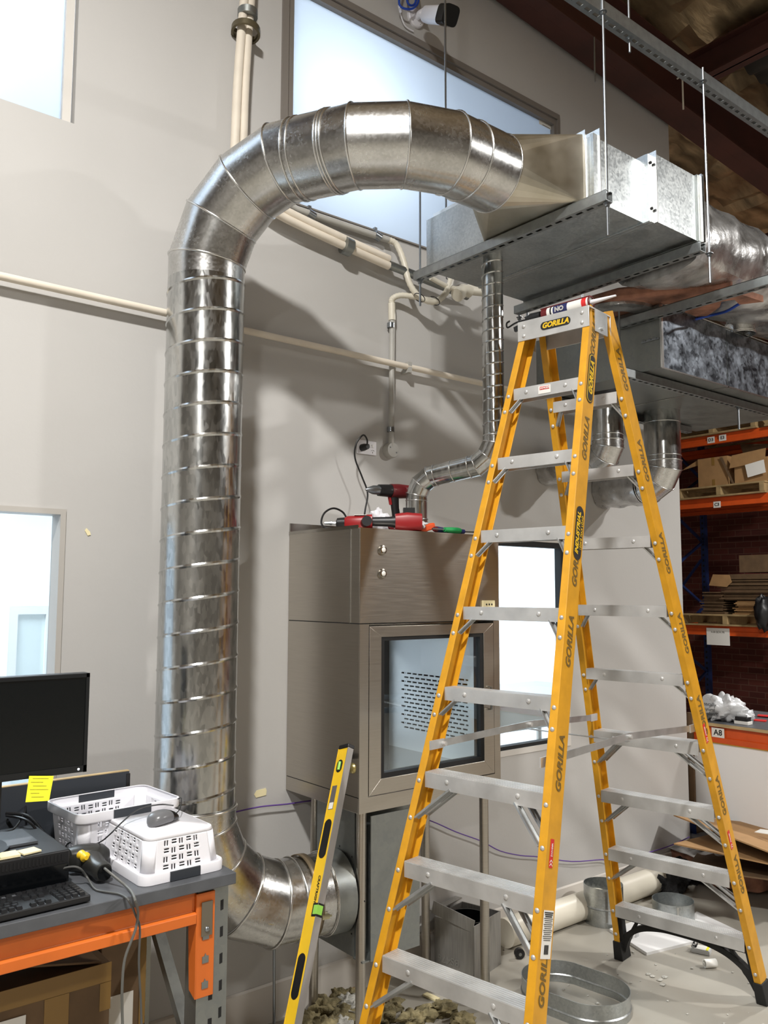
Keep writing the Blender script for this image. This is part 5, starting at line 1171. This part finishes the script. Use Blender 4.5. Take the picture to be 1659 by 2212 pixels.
# mouse
mp = aZ(352, 1776, BZ + .13); ms_ = thing('computer_mouse', 'dark grey computer mouse on top of the upturned white basket', 'mouse', V((mp.x, mp.y, BZ + .1265)))
mx_, my_ = rot_frame(math.radians(24)); c = V((mp.x, mp.y, BZ + .1265))
def msec(s_, k=1.0):
    w_ = .032 * max(0, 1 - abs(s_ / .0565) ** 3) ** .5 + .001; h_ = .0195 * max(0, 1 - ((s_ + .012) / .072) ** 2) ** .6 * (max(0, 1 - abs(s_ / .0575) ** 6) ** .5) + .001
    return (c + mx_ * s_ + zz * h_, my_, zz, w_ * k, h_ * k)
MB().loft([msec(-.056 + .112 * i / 18) for i in range(19)], 24, 2.3).build('shell', mat('grey_mouse', (100, 100, 102), .3), ms_)
MB().loft([msec(.012 + .044 * i / 9, 1.02) for i in range(10)], 24, 2.3).build('buttons', M['blackg'], ms_)
MB().tube([c + mx_ * .045 + zz * .012, aZ(388, 1748, BZ + .155), aZ(392, 1725, BZ + .16), aZ(384, 1726, BZ + .155)], .0017, 6, smooth=4).build('lead', M['black'], ms_)
tag(MB().tube([aZ(375, 1740, BZ + .155), aZ(345, 1738, BZ + .16), aZ(300, 1748, BZ + .16), aZ(265, 1775, BZ + .14), aZ(240, 1800, BZ + .12), aZ(218, 1818, BZ + .08), aZ(198, 1824, BZ + .06), aZ(170, 1818, BZ + .06), aZ(147, 1822, BZ + .05), aZ(140, 1838, BZ + .03), aZ(132, 1875, BZ + .004)], .0022, 6, smooth=6).build('thin_cable', M['black']), 'thin black mouse cable looping across both baskets', 'cable')
# cartons under the bench
c1 = thing('cardboard_box', 'large taped carton with a white label under the packing bench', 'box', (.6, 2.8, 0))
def P1(x, z, k=1.0744): return x * k, EYE - (EYE - z) * k
def flatc(x0, x1, z0, z1, y, m, name, par):
    (a, c), (e, f) = P1(x0, z0, y / 2.42), P1(x1, z1, y / 2.42); return MB().box(a, e, y - .001, y, max(c, .002), f).build(name, m, par)
xr, zt = P1(.955, .785); MB().box(.2, xr, 2.602, 2.86, .0, zt).build('carton', M['cardd'], c1, bevel=.003)
flatc(.2, .956, .735, .786, 2.6005, M['tape'], 'tape', c1); flatc(.775, .84, .60, .734, 2.6005, M['tape'], 'tape', c1); flatc(.925, .956, .66, .734, 2.6005, M['tape'], 'tape', c1)
lb = flatc(.45, .728, .42, .71, 2.5995, M['paper'], 'label', c1)
b = MB()
for i, w_ in enumerate((.05, .12, .10, .06, .09, .07, .11, .08)): (a, c), (e, f) = P1(.70 - w_, .69 - i * .028, 1.073), P1(.70, .694 - i * .028, 1.073); b.box(a, e, 2.5975, 2.5983, c, f)
b.build('print', M['inkg'], lb)
(a, c), (e, f), (g_, h_) = P1(.25, .79), P1(.70, .835), P1(.93, .79)
MB().prism([(a, c - .03), (e, f), (e, f - .006), (a, c - .036)], (0, 2.62, 0), (1, 0, 0), (0, 0, 1), (0, .2, 0)).build('open_flap', M['cardd'], c1)
MB().prism([(e + .002, f), (g_, h_), (g_, h_ - .006), (e + .002, f - .006)], (0, 2.61, 0), (1, 0, 0), (0, 0, 1), (0, .2, 0)).build('open_flap', M['cardd'], c1)
c2 = thing('cardboard_box', 'brown carton behind the large taped one under the packing bench', 'box', (1.12, 2.82, 0))
MB().box(xr + .006, 1.18, 2.70, 2.92, 0, .76).build('carton', M['cardd'], c2, bevel=.003); MB().box(1.05, 1.14, 2.6985, 2.6995, .42, .56).build('label', M['paper'], c2); MB().box(1.16, 1.18, 2.698, 2.6995, .45, .76).build('tape', M['tape'], c2)
# ------------------------------------------------------------------ things lying on the floor by the wall
pv = thing('pvc_pipe', 'thick cream pvc pipe lying on the floor along the foot of the wall', 'pipe', (4, 3.18, 0)); MB().cyl((3.33, 3.165, .072), (4.72, 3.165, .072), .072, 32).build('pipe_length', M['pvc'], pv)
def collar(c, r, h, label, seams):
    t = thing('duct_collar', label, 'duct collar', c, 'loose galvanised duct pieces on the floor'); c = V(c)
    prof = [(r, 0.001)]
    for s_ in seams: prof += [(r, s_ - .006), (r + .005, s_), (r, s_ + .006)]
    prof += [(r, h), (r - .0015, h), (r - .0015, .001)]
    MB().lathe(prof, c, seg=40).build('ring', M['galv'], t, sm=30); 
    MB().obox(c + V((-r * .7, -r * .7 - .002, h * .55)), V((.0006, -.0006, 0)), V((.004, -.004, 0)), V((0, 0, h * .4))).build('side_seam', M['seam'], t)
p = aZ(1316, 1998, 0); collar((p.x + .02, p.y + .05, 0), .108, .205, 'galvanised duct collar standing against the cream pipe', (.095,))
p = aZ(1476, 2000, 0); collar((p.x, p.y + .06, 0), .112, .125, 'galvanised duct collar standing open on the white board', (.02,))
# stadium shaped ring
oc = aZ(1258, 2178, .0); ov = thing('oval_duct_ring', 'oval galvanised duct ring lying on the floor behind the ladder rail', 'duct collar', oc, 'loose galvanised duct pieces on the floor')
ox, oy = rot_frame(math.radians(98)); b = MB(); rs = []
def stad(r, hl, z): 
    out = []
    for i in range(48):
        t = 2 * math.pi * i / 48; out.append(oc + ox * (math.cos(t) * r + math.copysign(hl, math.cos(t))) + oy * math.sin(t) * r + zz * z)
    return out
oc = oc + V((0.0, .04, 0))
b.rings([stad(.168, .08, .002), stad(.168, .08, .03), stad(.173, .08, .035), stad(.168, .08, .04), stad(.168, .08, .095), stad(.170, .08, .099), stad(.167, .08, .099), stad(.1665, .08, .04), stad(.162, .08, .035), stad(.1665, .08, .03), stad(.1665, .08, .002)], cap=False); b.build('ring', M['galv'], ov, sm=40)
# white boards
def board(pts, label, name='white_board_offcut', z=.0, th=.014, m=None, cat='board', group='white board offcuts on the floor'):
    P_ = [aZ(x, y, z) for x, y in pts]; b = MB(); b.prism([(p.x, p.y) for p in P_], (0, 0, z), (1, 0, 0), (0, 1, 0), (0, 0, th)); return tag(b.build(name, m or M['white'], sm=0), label, cat, group)
board([(1317, 2012), (1397, 2064), (1512, 2036), (1462, 2000), (1400, 1986)], 'white board offcut on the floor inside the curved black ladder brace')
board([(1505, 1974), (1608, 2022), (1528, 2042), (1470, 2012)], 'white board offcut on the floor under the open duct collar', z=.0145 - .0145 + .0)
tg = aZ(1376, 2030, .0); tag(MB().obox(tg + zz * .05, V((.012, 0, .0)), V((0, .002, 0)), V((-.005, 0, .05))).build('plastic_sheath', M['bag']), 'narrow clear plastic strip hanging over the edge of the white offcut', 'plastic strip')
p = aZ(1515, 2052, .012); t = thing('screw_packet', 'small packet of black screws with a yellow and white card on the floor', 'packet', V((p.x, p.y, 0))); x, y = rot_frame(math.radians(20))
MB().obox(V((p.x, p.y, .012)), x * .03, y * .045, zz * .010).build('tray', M['bag'], t); MB().obox(V((p.x, p.y, .024)), x * .028, y * .04, zz * .001).build('card', M['paper'], t); MB().obox(V((p.x, p.y, .0255)) - y * .032, x * .027, y * .006, zz * .0005).build('card_stripe', M['note'], t)
b = MB(); rnd = random.Random(4)
for i in range(14): q = V((p.x, p.y, .026)) + x * rnd.uniform(-.03, .03) + y * rnd.uniform(.02, .05); b.cyl(q, q + V((rnd.uniform(-.01, .01), rnd.uniform(-.01, .01), .01)), .002, 6)
b.build('screws', M['ink'], t)['kind'] = 'stuff'
p = aZ(1534, 2082, .018); x, y = rot_frame(math.radians(-30)); t = thing('paper_roll', 'short white cardboard tube lying on the floor', 'roll', V((p.x, p.y, 0)))
c = V((p.x, p.y, .0205)); MB().lathe([(.020, -.03), (.020, .03), (.015, .03), (.015, -.03), (.020, -.03)], c, x, 24).build('tube', M['paper'], t, sm=30)
p = aZ(1122, 2062, .02); t = thing('caster_wheel', 'small black caster wheel on the floor behind the ladder', 'wheel', V((p.x, p.y, 0))); x, y = rot_frame(math.radians(60)); c = V((p.x, p.y, .026)); MB().lathe([(.012, -.014), (.025, -.012), (.026, 0), (.025, .012), (.012, .014)], c, x, 24, cap=True).build('tyre', M['black'], t); MB().cyl(c - x * .017, c + x * .017, .008, 12).build('hub', M['galv_dull'], t)
# silver faced open carton with black ring
s0 = aZ(1024, 2122, .0); sh = .25; x = V((math.cos(math.radians(104)), math.sin(math.radians(104)), 0)); y = V((x.y, -x.x, 0))   # x: near face going away to the far corner
t = thing('silver_carton', 'silver faced open carton standing on the floor behind the ladder', 'box', s0)
Lx_, Ly_ = .22, .25; b = MB(); th = .006
b.obox(s0 + x * Lx_ / 2 + zz * sh / 2, x * Lx_ / 2, y * th / 2, zz * sh / 2).obox(s0 + x * Lx_ / 2 + y * Ly_ + zz * sh / 2, x * Lx_ / 2, y * th / 2, zz * sh / 2).obox(s0 + y * Ly_ / 2 + zz * sh / 2, y * Ly_ / 2, x * th / 2, zz * sh / 2).obox(s0 + x * Lx_ + y * Ly_ / 2 + zz * sh / 2, y * Ly_ / 2, x * th / 2, zz * sh / 2).obox(s0 + x * Lx_ / 2 + y * Ly_ / 2 + zz * .004, x * Lx_ / 2, y * Ly_ / 2, zz * .004)
b.build('carton', M['silver'], t); b = MB(); b.bar(s0 + x * .0 + zz * sh, s0 + x * .22 + zz * (sh + .05) - y * .02, .004, .06, up=(0, 0, 1)); b.obox(s0 + x * .235 + y * .12 + zz * (sh + .02), x * .02, y * .12, zz * .003).build('open_flap', M['silver'], t)
xt = -x; text('lettering', 'BS476', .05, s0 + x * .14 - y * .005 + zz * .065, x, -zz, M['inkg'], t, bold=.0005); text('lettering', 'CLASS 1', .045, s0 + x * .235 - y * .005 + zz * .10, x, -zz, M['inkg'], t) if False else None
rg = s0 + x * .11 + y * .125 + zz * .12; t2 = thing('black_ring', 'glossy black round collar sitting in the silver carton', 'duct collar', rg); MB().lathe([(.08, 0), (.095, .06), (.098, .12), (.092, .12), (.085, .06), (.07, .005)], rg, seg=36).build('ring', M['blackg'], t2); t2['label'] = 'glossy black round collar sitting in the silver carton'
p = aZ(1100, 2070, 0); 
# loose fluff and debris
def pile(name, pts, m, label, cat, seed=0, sq=.45):
    b = MB()
    for i, (px, py, r_) in enumerate(pts):
        q = aZ(px, py, 0); b.blob(V((q.x, q.y, r_ * sq * .8)), r_, amp=.35, seed=seed + i, sq=(1, 1, sq), seg=20)
    return tag(b.build(name, m, sm=70), label, cat, None, 'stuff')
pile('rock_wool', [(700, 2190, .07), (722, 2150, .05), (742, 2205, .06), (668, 2215, .05), (708, 2230, .06), (845, 2180, .05), (828, 2200, .06), (960, 2190, .055), (920, 2200, .05), (890, 2210, .05), (1000, 2215, .05), (830, 2160, .03), (760, 2150, .03)], M['wool'], 'tufts of yellow grey rock wool strewn on the floor under the ladder front', 'insulation', 20, .5)
pile('pale_fluff', [(765, 2200, .055), (750, 2172, .045), (780, 2165, .04), (735, 2225, .05), (690, 2165, .03), (800, 2215, .04)], M['woolw'], 'pale plastic and fluff scraps on the floor around the cabinet leg', 'debris', 50, .5)
pile('charcoal_insulation', [(1424, 1912, .075), (1447, 1915, .10), (1478, 1905, .10), (1440, 1930, .09), (1503, 1898, .10)], M['fur'], 'heap of charcoal fluffy insulation at the end of the cream pipe', 'insulation', 70, .75)
a, c_ = aZ(722, 2150, .01), aZ(765, 2136, .01); tag(MB().bar(a, c_, .03, .02).build('timber_offcut', M['wood']), 'pale timber offcut lying by the cabinet leg', 'timber')
a, c_ = aZ(918, 2147, .006), aZ(946, 2160, .006); tag(MB().bar(a, c_, .03, .008).build('plywood_offcut', M['cream']), 'small pale plywood strip on the floor behind the second tread from the floor', 'timber')
t = tag(MB().prism([(0, 0), (.05, .02), (.07, .0), (.03, -.02)], aZ(665, 2036, .2), (1, 0, 0), (0, .3, 1), (0, .002, 0)).build('paper_scrap', M['paper']), 'torn white scrap by the duct box under the cabinet', 'paper')
b = MB(); rnd = random.Random(11)
for i in range(60):
    px = rnd.uniform(860, 1650); py = rnd.uniform(2040, 2215); q = aZ(px, py, 0); r_ = rnd.uniform(.002, .007); b.blob(V((q.x, q.y, r_ * .5)), r_, n=4, seg=6, seed=i, sq=(1.4, 1, .5))
for px, py in ((1400, 2105), (1410, 2110), (1425, 2118), (1432, 2128), (1436, 2112)): q = aZ(px, py, 0); b.blob(V((q.x, q.y, .003)), .012, n=5, seg=8, seed=px, sq=(1.3, 1, .3))
tag(b.build('plaster_crumbs', M['woolw'], sm=0), 'crumbs of white plaster scattered over the grey floor', 'crumbs', None, 'stuff')
# foil panel, cartons and flattened card beyond the ladder
fp = thing('insulation_batt', 'pink insulation batt with a shiny foil face lying on the floor beyond the ladder', 'insulation', (5.0, 2.9, 0))
P_ = [aZ(x, y, .17) for x, y in ((1446, 1830), (1530, 1865), (1640, 1880), (1690, 1865), (1660, 1838), (1560, 1800), (1495, 1805))]; pts = [(p.x, p.y) for p in P_]
MB().prism(pts, (0, 0, .03), (1, 0, 0), (0, 1, 0), (0, 0, .135)).build('batt', M['pink'], fp, bevel=.02)
b = MB(); gx_ = 26; i0 = len(b.v); rnd = random.Random(3); cxp = sum(p[0] for p in pts) / 7; cyp = sum(p[1] for p in pts) / 7; rr = []
for r_ in range(7):
    f = r_ / 6; ring = []
    for i in range(42):
        e = i / 6; k = int(e); ft = e - k; ax0, ay0 = pts[k % 7]; ax1, ay1 = pts[(k + 1) % 7]; X_ = ax0 + (ax1 - ax0) * ft; Y_ = ay0 + (ay1 - ay0) * ft
        ring.append(V((cxp + (X_ - cxp) * (f * 1.04 + .01), cyp + (Y_ - cyp) * (f * 1.04 + .01), .172 + rnd.uniform(-.008, .012))))
    rr.append(ring)
b.rings(rr, cap=False); b.build('foil_face', M['foil'], fp, sm=25, solid=.002)
cb2 = thing('cardboard_box', 'open brown carton standing on the floor past the end of the white wall', 'box', (5.7, 3.35, 0)); p = aZ(1496, 1780, .02); X0_ = 5.6
a = aX(1486, 1676, X0_); c_ = aX(1572, 1690, X0_)
b = MB(); yy0, yy1 = c_.y, a.y; b.box(X0_, X0_ + .006, yy0, yy1, 0.0, .52).box(X0_ + .4, X0_ + .406, yy0, yy1, 0, .52).box(X0_, X0_ + .4, yy0, yy0 + .006, 0, .52).box(X0_, X0_ + .4, yy1 - .006, yy1, 0, .52).box(X0_, X0_ + .4, yy0, yy1, 0, .006); b.build('carton', M['cardd'], cb2)
MB().obox((X0_ - .02, (yy0 + yy1) / 2, .58), (.02, 0, -.0), (0, (yy1 - yy0) / 2, 0), (-.01, 0, .08)).build('open_flap', M['cardd'], cb2)
G = 'flattened cartons leaning on the floor beyond the ladder'
def flat(c, sx_, sy_, yaw, z, tilt, label, m=M['card']):
    x, y = rot_frame(yaw); z_ = (zz + x * tilt).normalized(); x2 = y.cross(z_); b = MB().use(m); b.obox(V(c) + zz * z, x2 * sx_, y * sy_, z_ * .004); b.use(M['cardd']).obox(V(c) + zz * z, x2 * (sx_ - .003), y * (sy_ + .001), z_ * .0015)
    return tag(b.build('flattened_carton', None, bevel=0), label, 'cardboard', G)
flat((5.0, 2.62, 0), .32, .42, math.radians(25), .20, .12, 'lowest flattened carton of the heap beyond the ladder, resting over the foil faced batt', M['cardd'])
flat((5.03, 2.66, 0), .34, .40, math.radians(8), .29, .1, 'middle flattened carton of the heap beyond the ladder')
flat((5.06, 2.68, 0), .30, .44, math.radians(-20), .36, .16, 'topmost flattened carton of the heap beyond the ladder')
tag(MB().prism([(0, 0), (.12, .03), (.16, .1), (.08, .12), (.1, .07), (.03, .05)], aZ(1630, 1798, .4), (-.3, -.8, 0), (.5, -.1, .4), (0, 0, .003)).build('paper_scrap', M['paper']), 'white torn paper on the flattened cartons', 'paper')
# ------------------------------------------------------------------ A8 bench past the wall end
A = thing('packing_bench', 'grey topped bench with an orange beam labelled A8 beyond the end of the white wall', 'workbench', (5.8, 2.9, 0)); AX = 5.4; az = .95
B('bench_top', M['lam'], AX - .01, AX + .8, 1.2, 3.5, az - .02, az, parent=A); B('timber_edge', M['wood'], AX - .014, AX - .01, 1.2, 3.5, az - .022, az - .002, parent=A)
bm = MB().prism([(0, 0), (0, .035), (.012, .04), (.012, .105), (.05, .105), (.05, 0)], (AX, 3.5, az - .13), (1, 0, 0), (0, 0, 1), (0, -2.3, 0)).build('beam', M['orange2'], A)
pa = aX(1537, 1571, AX - .001); pb = aX(1565, 1595, AX - .001); lb = MB().box(AX - .0018, AX - .001, pb.y, pa.y, pb.z, pa.z).build('shelf_label', M['paper'], A)
text('lettering', 'A8', (pa.z - pb.z) * .85, ((AX - .002), (pa.y + pb.y) / 2, (pa.z + pb.z) / 2), (0, -1, 0), zz, M['ink'], lb, bold=.001)
MB().box(AX + .02, AX + .026, 1.2, 3.45, .28, az - .133).build('white_panel', M['white'], A); MB().box(AX + .012, AX + .02, 1.2, 3.45, az - .138, az - .13).build('yellow_edge', M['lyel'], A)
for y in (3.42, 1.3): MB().box(AX + .01, AX + .09, y - .04, y + .04, 0, az - .02).build('post', M['blue'], A)
MB().box(AX - .02, AX + .0, 3.32, 3.36, .3, az + .05).build('side_board', M['cardd'], A)
p = aX(1565, 1515, 5.55); p.z = az; pb_ = thing('plastic_bag', 'rumpled see-through plastic bag with black print on the A8 bench', 'bag', p)
b = MB(); b.blob(p + V((0, 0, .085)), .13, n=24, amp=.22, seed=33, sq=(.8, 1.15, .62), seg=36).blob(p + V((0, -.13, .05)), .07, n=12, amp=.35, seed=35, sq=(.8, 1.1, .7)).blob(p + V((0, .12, .04)), .06, n=12, amp=.35, seed=36, sq=(.8, 1.2, .7)); b.build('bag_film', M['bag'], pb_, sm=70)
for i, (s_, dz, dy, sz) in enumerate((('totally', .115, .04, .036), ('natural', .08, .05, .03), ('plants', .05, .03, .034), ('of plastic', .02, .02, .02))): text('print', s_, sz, p + V((-.118 + i * .004, dy, dz)), (0, -1, 0), (.1, .02, 1), M['ink'], pb_)
p = aX(1605, 1545, 5.5); t = thing('stamp_box', 'small black and white gadget beside the plastic bag', 'box', V((p.x, p.y, az))); MB().box(p.x - .03, p.x + .03, p.y - .05, p.y + .05, az, az + .022).build('tray', M['paper'], t, bevel=.003); MB().box(p.x - .028, p.x + .028, p.y - .045, p.y + .045, az + .022, az + .05).build('lid', M['black'], t, bevel=.004)
for i, (px, py) in enumerate(((1640, 1556), (1652, 1548))): p = aZ(px, py, az + .004); tag(MB().obox(p + zz * i * .006, V((.03, .01, 0)), V((-.01, .045, 0)), V((0, 0, .003))).build('red_card', M['redl']), ('front' if i == 0 else 'rear') + ' red and white card on the A8 bench', 'card', 'red cards on the A8 bench')
# ------------------------------------------------------------------ pallet racking against the brick wall
RX = 10.0; rk = thing('pallet_rack', 'tall blue and orange pallet racking standing before the brick wall', 'racking', (10.5, 5, 0))
def rpost(x, y): 
    b = MB().use(M['blue']).box(x, x + .07, y - .035, y + .035, 0, 4.7); b.use(M['dark'])
    for i in range(60): b.box(x - .001, x, y - .012, y + .012, .1 + i * .075, .13 + i * .075)
    return b.build('post', None, rk)
for y in (6.5, 3.2, 8.9):
    for x in (RX + .02, RX + .95): rpost(x, y)
    b = MB()
    for i in range(5): b.bar((RX + .06, y, .3 + i * .9), (RX + .95, y, .75 + i * .9), .03, .03).bar((RX + .95, y, .75 + i * .9), (RX + .06, y, 1.2 + i * .9), .03, .03)
    b.build('frame_brace', M['blue'], rk)
MB().bar((RX + .9, 7.1, 1.6), (RX + .9, 6.5, 2.3), .02, .05, up=(1, 0, 0)).build('diagonal_strut', M['blue'], rk)
levels = (1.30, 2.93, 3.74)
for z in levels:
    for x in (RX, RX + .93): MB().prism([(0, 0), (0, .05), (.012, .055), (.012, .12), (.05, .12), (.05, 0)], (x, 8.85, z), (1, 0, 0), (0, 0, 1), (0, -5.6, 0)).build('beam', M['orange2'], rk)
def lab(px0, py0, px1, py1, s, x=RX - .002):
    a, c = aX(px0, py0, x), aX(px1, py1, x); o = MB().box(x - .002, x, c.y, a.y, c.z, a.z).build('shelf_label', M['paper'], rk); text('lettering', s, (a.z - c.z) * .7, (x - .004, (a.y + c.y) / 2, (a.z + c.z) / 2), (0, -1, 0), zz, M['ink'], o, bold=.001)
lab(1541, 1084, 1557, 1096, 'C3'); lab(1528, 945, 1544, 956, 'D3'); lab(1553, 940, 1569, 951, 'E3')
a, c = aX(1526, 1356, RX - .004), aX(1577, 1395, RX - .004); t = thing('paper_sign', 'white paper sheet taped below the lowest rack beam', 'sign', (RX, a.y, a.z)); MB().box(RX - .006, RX - .004, c.y, a.y, c.z, a.z).build('sheet', M['paper'], t); text('lettering', 'A-05 BOX PR', .032, (RX - .008, (a.y + c.y) / 2, a.z - .05), (0, -1, 0), zz, M['inkg'], t)
def pallet(y0, y1, z, label, gap=0):
    t = thing('timber_pallet', label, 'pallet', (RX + .5, (y0 + y1) / 2, z), 'timber pallets on the racking')
    for i in range(6): MB().box(RX - .04 + i * .19, RX + .09 + i * .19, y0, y1, z + .125, z + .145).build('deck_board', M['pallet'], t)
    for y in (y0 + .04, (y0 + y1) / 2, y1 - .04): MB().box(RX - .04, RX + 1.03, y - .03, y + .03, z + .022, z + .124).build('bearer', M['pallet'], t)
    for i in range(3): MB().box(RX - .04 + i * .47, RX + .06 + i * .47, y0, y1, z, z + .02).build('base_board', M['pallet'], t)
pallet(5.07, 6.28, 3.052, 'pale timber pallet on the C3 beam carrying two cartons'); pallet(5.15, 6.35, 3.862, 'timber pallet on the beam labelled D3'); pallet(3.9, 5.05, 3.862, 'timber pallet on the top beam, cut by the frame edge'); pallet(5.0, 6.3, 1.422, 'timber pallet on the lowest beam under the bundled cardboard')
z = 3.198
t = thing('cardboard_box', 'closed brown carton with a strip of tape on the C3 pallet', 'box', (RX + .3, 5.78, z)); MB().box(RX + .04, RX + .55, 5.585, 5.995, z, z + .375).build('carton', M['card'], t); MB().box(RX + .038, RX + .0398, 5.76, 5.80, z + .27, z + .376).build('tape', M['tape'], t); MB().box(RX + .038, RX + .0398, 5.76, 5.80, z, z + .09).build('tape', M['tape'], t)
MB().prism([(5.995, .30), (6.23, .26), (6.2, .28), (5.995, .375)], (RX + .06, 0, z), (0, 1, 0), (0, 0, 1), (.004, 0, 0)).build('open_flap', M['card'], t)
t = thing('cardboard_box', 'open brown carton with drooping flaps and a white label on the C3 pallet', 'box', (RX + .3, 5.3, z)); b = MB(); b.box(RX + .03, RX + .036, 5.06, 5.49, z, z + .30).box(RX + .5, RX + .506, 5.06, 5.49, z, z + .30).box(RX + .03, RX + .5, 5.06, 5.066, z, z + .30).box(RX + .03, RX + .5, 5.484, 5.49, z, z + .30); b.build('carton', M['card'], t)
MB().prism([(5.54, .20), (5.08, .24), (5.06, .40), (5.5, .36)], (RX + .0, 0, z), (0, 1, 0), (0, 0, 1), (.005, 0, 0)).build('open_flap', M['card'], t); MB().prism([(5.5, .38), (5.1, .47), (4.95, .47), (5.55, .55)], (RX + .3, 0, z), (0, 1, 0), (0, 0, 1), (.005, 0, 0)).build('open_flap', M['cardd'], t); MB().prism([(5.49, .0), (5.53, .02), (5.68, .36), (5.64, .36)], (RX + .02, 0, z), (0, 1, 0), (0, 0, 1), (.005, 0, 0)).build('open_flap', M['cardd'], t)
MB().prism([(5.30, .06), (5.07, .10), (5.09, .26), (5.33, .22)], (RX - .004, 0, z), (0, 1, 0), (0, 0, 1), (.003, 0, 0)).build('label', M['paper'], t)
z = 4.008
for i, (y0, y1, h) in enumerate(((5.2, 5.6, .22), (5.62, 5.95, .26), (5.97, 6.3, .20), (4.0, 4.4, .3), (4.45, 4.9, .26))): tag(B('cardboard_box', M['cardd'] if i % 2 else M['card'], RX + .05, RX + .8, y0, y1, z, z + h, bevel=.004), ('carton', 'taller carton', 'third carton', 'carton beyond the seam', 'last carton')[i] + ' in the row stored on the top rack level', 'box', 'cartons on the top rack level')
# bundled flattened cardboard on the lowest level
def bundle(y0, y1, z0, z1, seed, label, m=M['cardd'], x0=RX + .02, strap=True):
    t = thing('cardboard_bundle', label, 'cardboard', (RX + .4, (y0 + y1) / 2, z0), 'bundles of flattened cartons on the lowest rack level'); rnd = random.Random(seed); b = MB(); n = max(2, int((z1 - z0) / .014))
    for i in range(n): b.box(x0 + rnd.uniform(-.02, .03), RX + .8, y0 + rnd.uniform(-.03, .03), y1 + rnd.uniform(-.04, .04), z0 + i * (z1 - z0) / n, z0 + (i + .82) * (z1 - z0) / n)
    b.build('sheet_pile', m, t, sm=0)
    if strap: MB().box(x0 - .035, x0 - .03, y0 + (y1 - y0) * .35, y0 + (y1 - y0) * .37, z0, z1).build('strap', M['blue'], t)
zb_ = 1.568
bundle(5.10, 5.55, zb_, zb_ + .17, 1, 'small light bundle of flattened cartons directly on the lowest pallet', M['card'], strap=False)
bundle(4.7, 5.72, zb_ + .172, zb_ + .33, 2, 'wide bundle of flattened cartons resting on the small light one'); bundle(4.6, 5.78, zb_ + .332, zb_ + .50, 3, 'wide strapped bundle of flattened cartons, topmost on the lowest pallet')
bundle(5.70, 5.99, zb_ + .0, zb_ + .28, 4, 'short bundle of flattened cartons at the blue post end', strap=False)
tag(B('cardboard_box', M['cardd'], RX + .45, RX + .9, 4.6, 5.7, 2.10, 2.32), 'dark carton lying on top of the bundled cardboard', 'box')
tag(MB().prism([(5.58, .33), (5.80, .34), (5.86, .20), (5.62, .18), (5.55, .24)], (RX - .02, 0, zb_ + .16), (0, 1, 0), (0, 0, 1), (.005, 0, 0)).build('bent_carton', M['card']), 'pale bent sheet of card sticking out of the bundles', 'cardboard')
p = aX(1650, 1325, 9.9); tag(MB().blob(p, .17, n=20, amp=.16, seed=6, sq=(.7, .6, 1.2), seg=26).build('black_bag', M['black'], sm=70), 'black plastic bag hanging at the end of the lowest rack beam', 'bag')
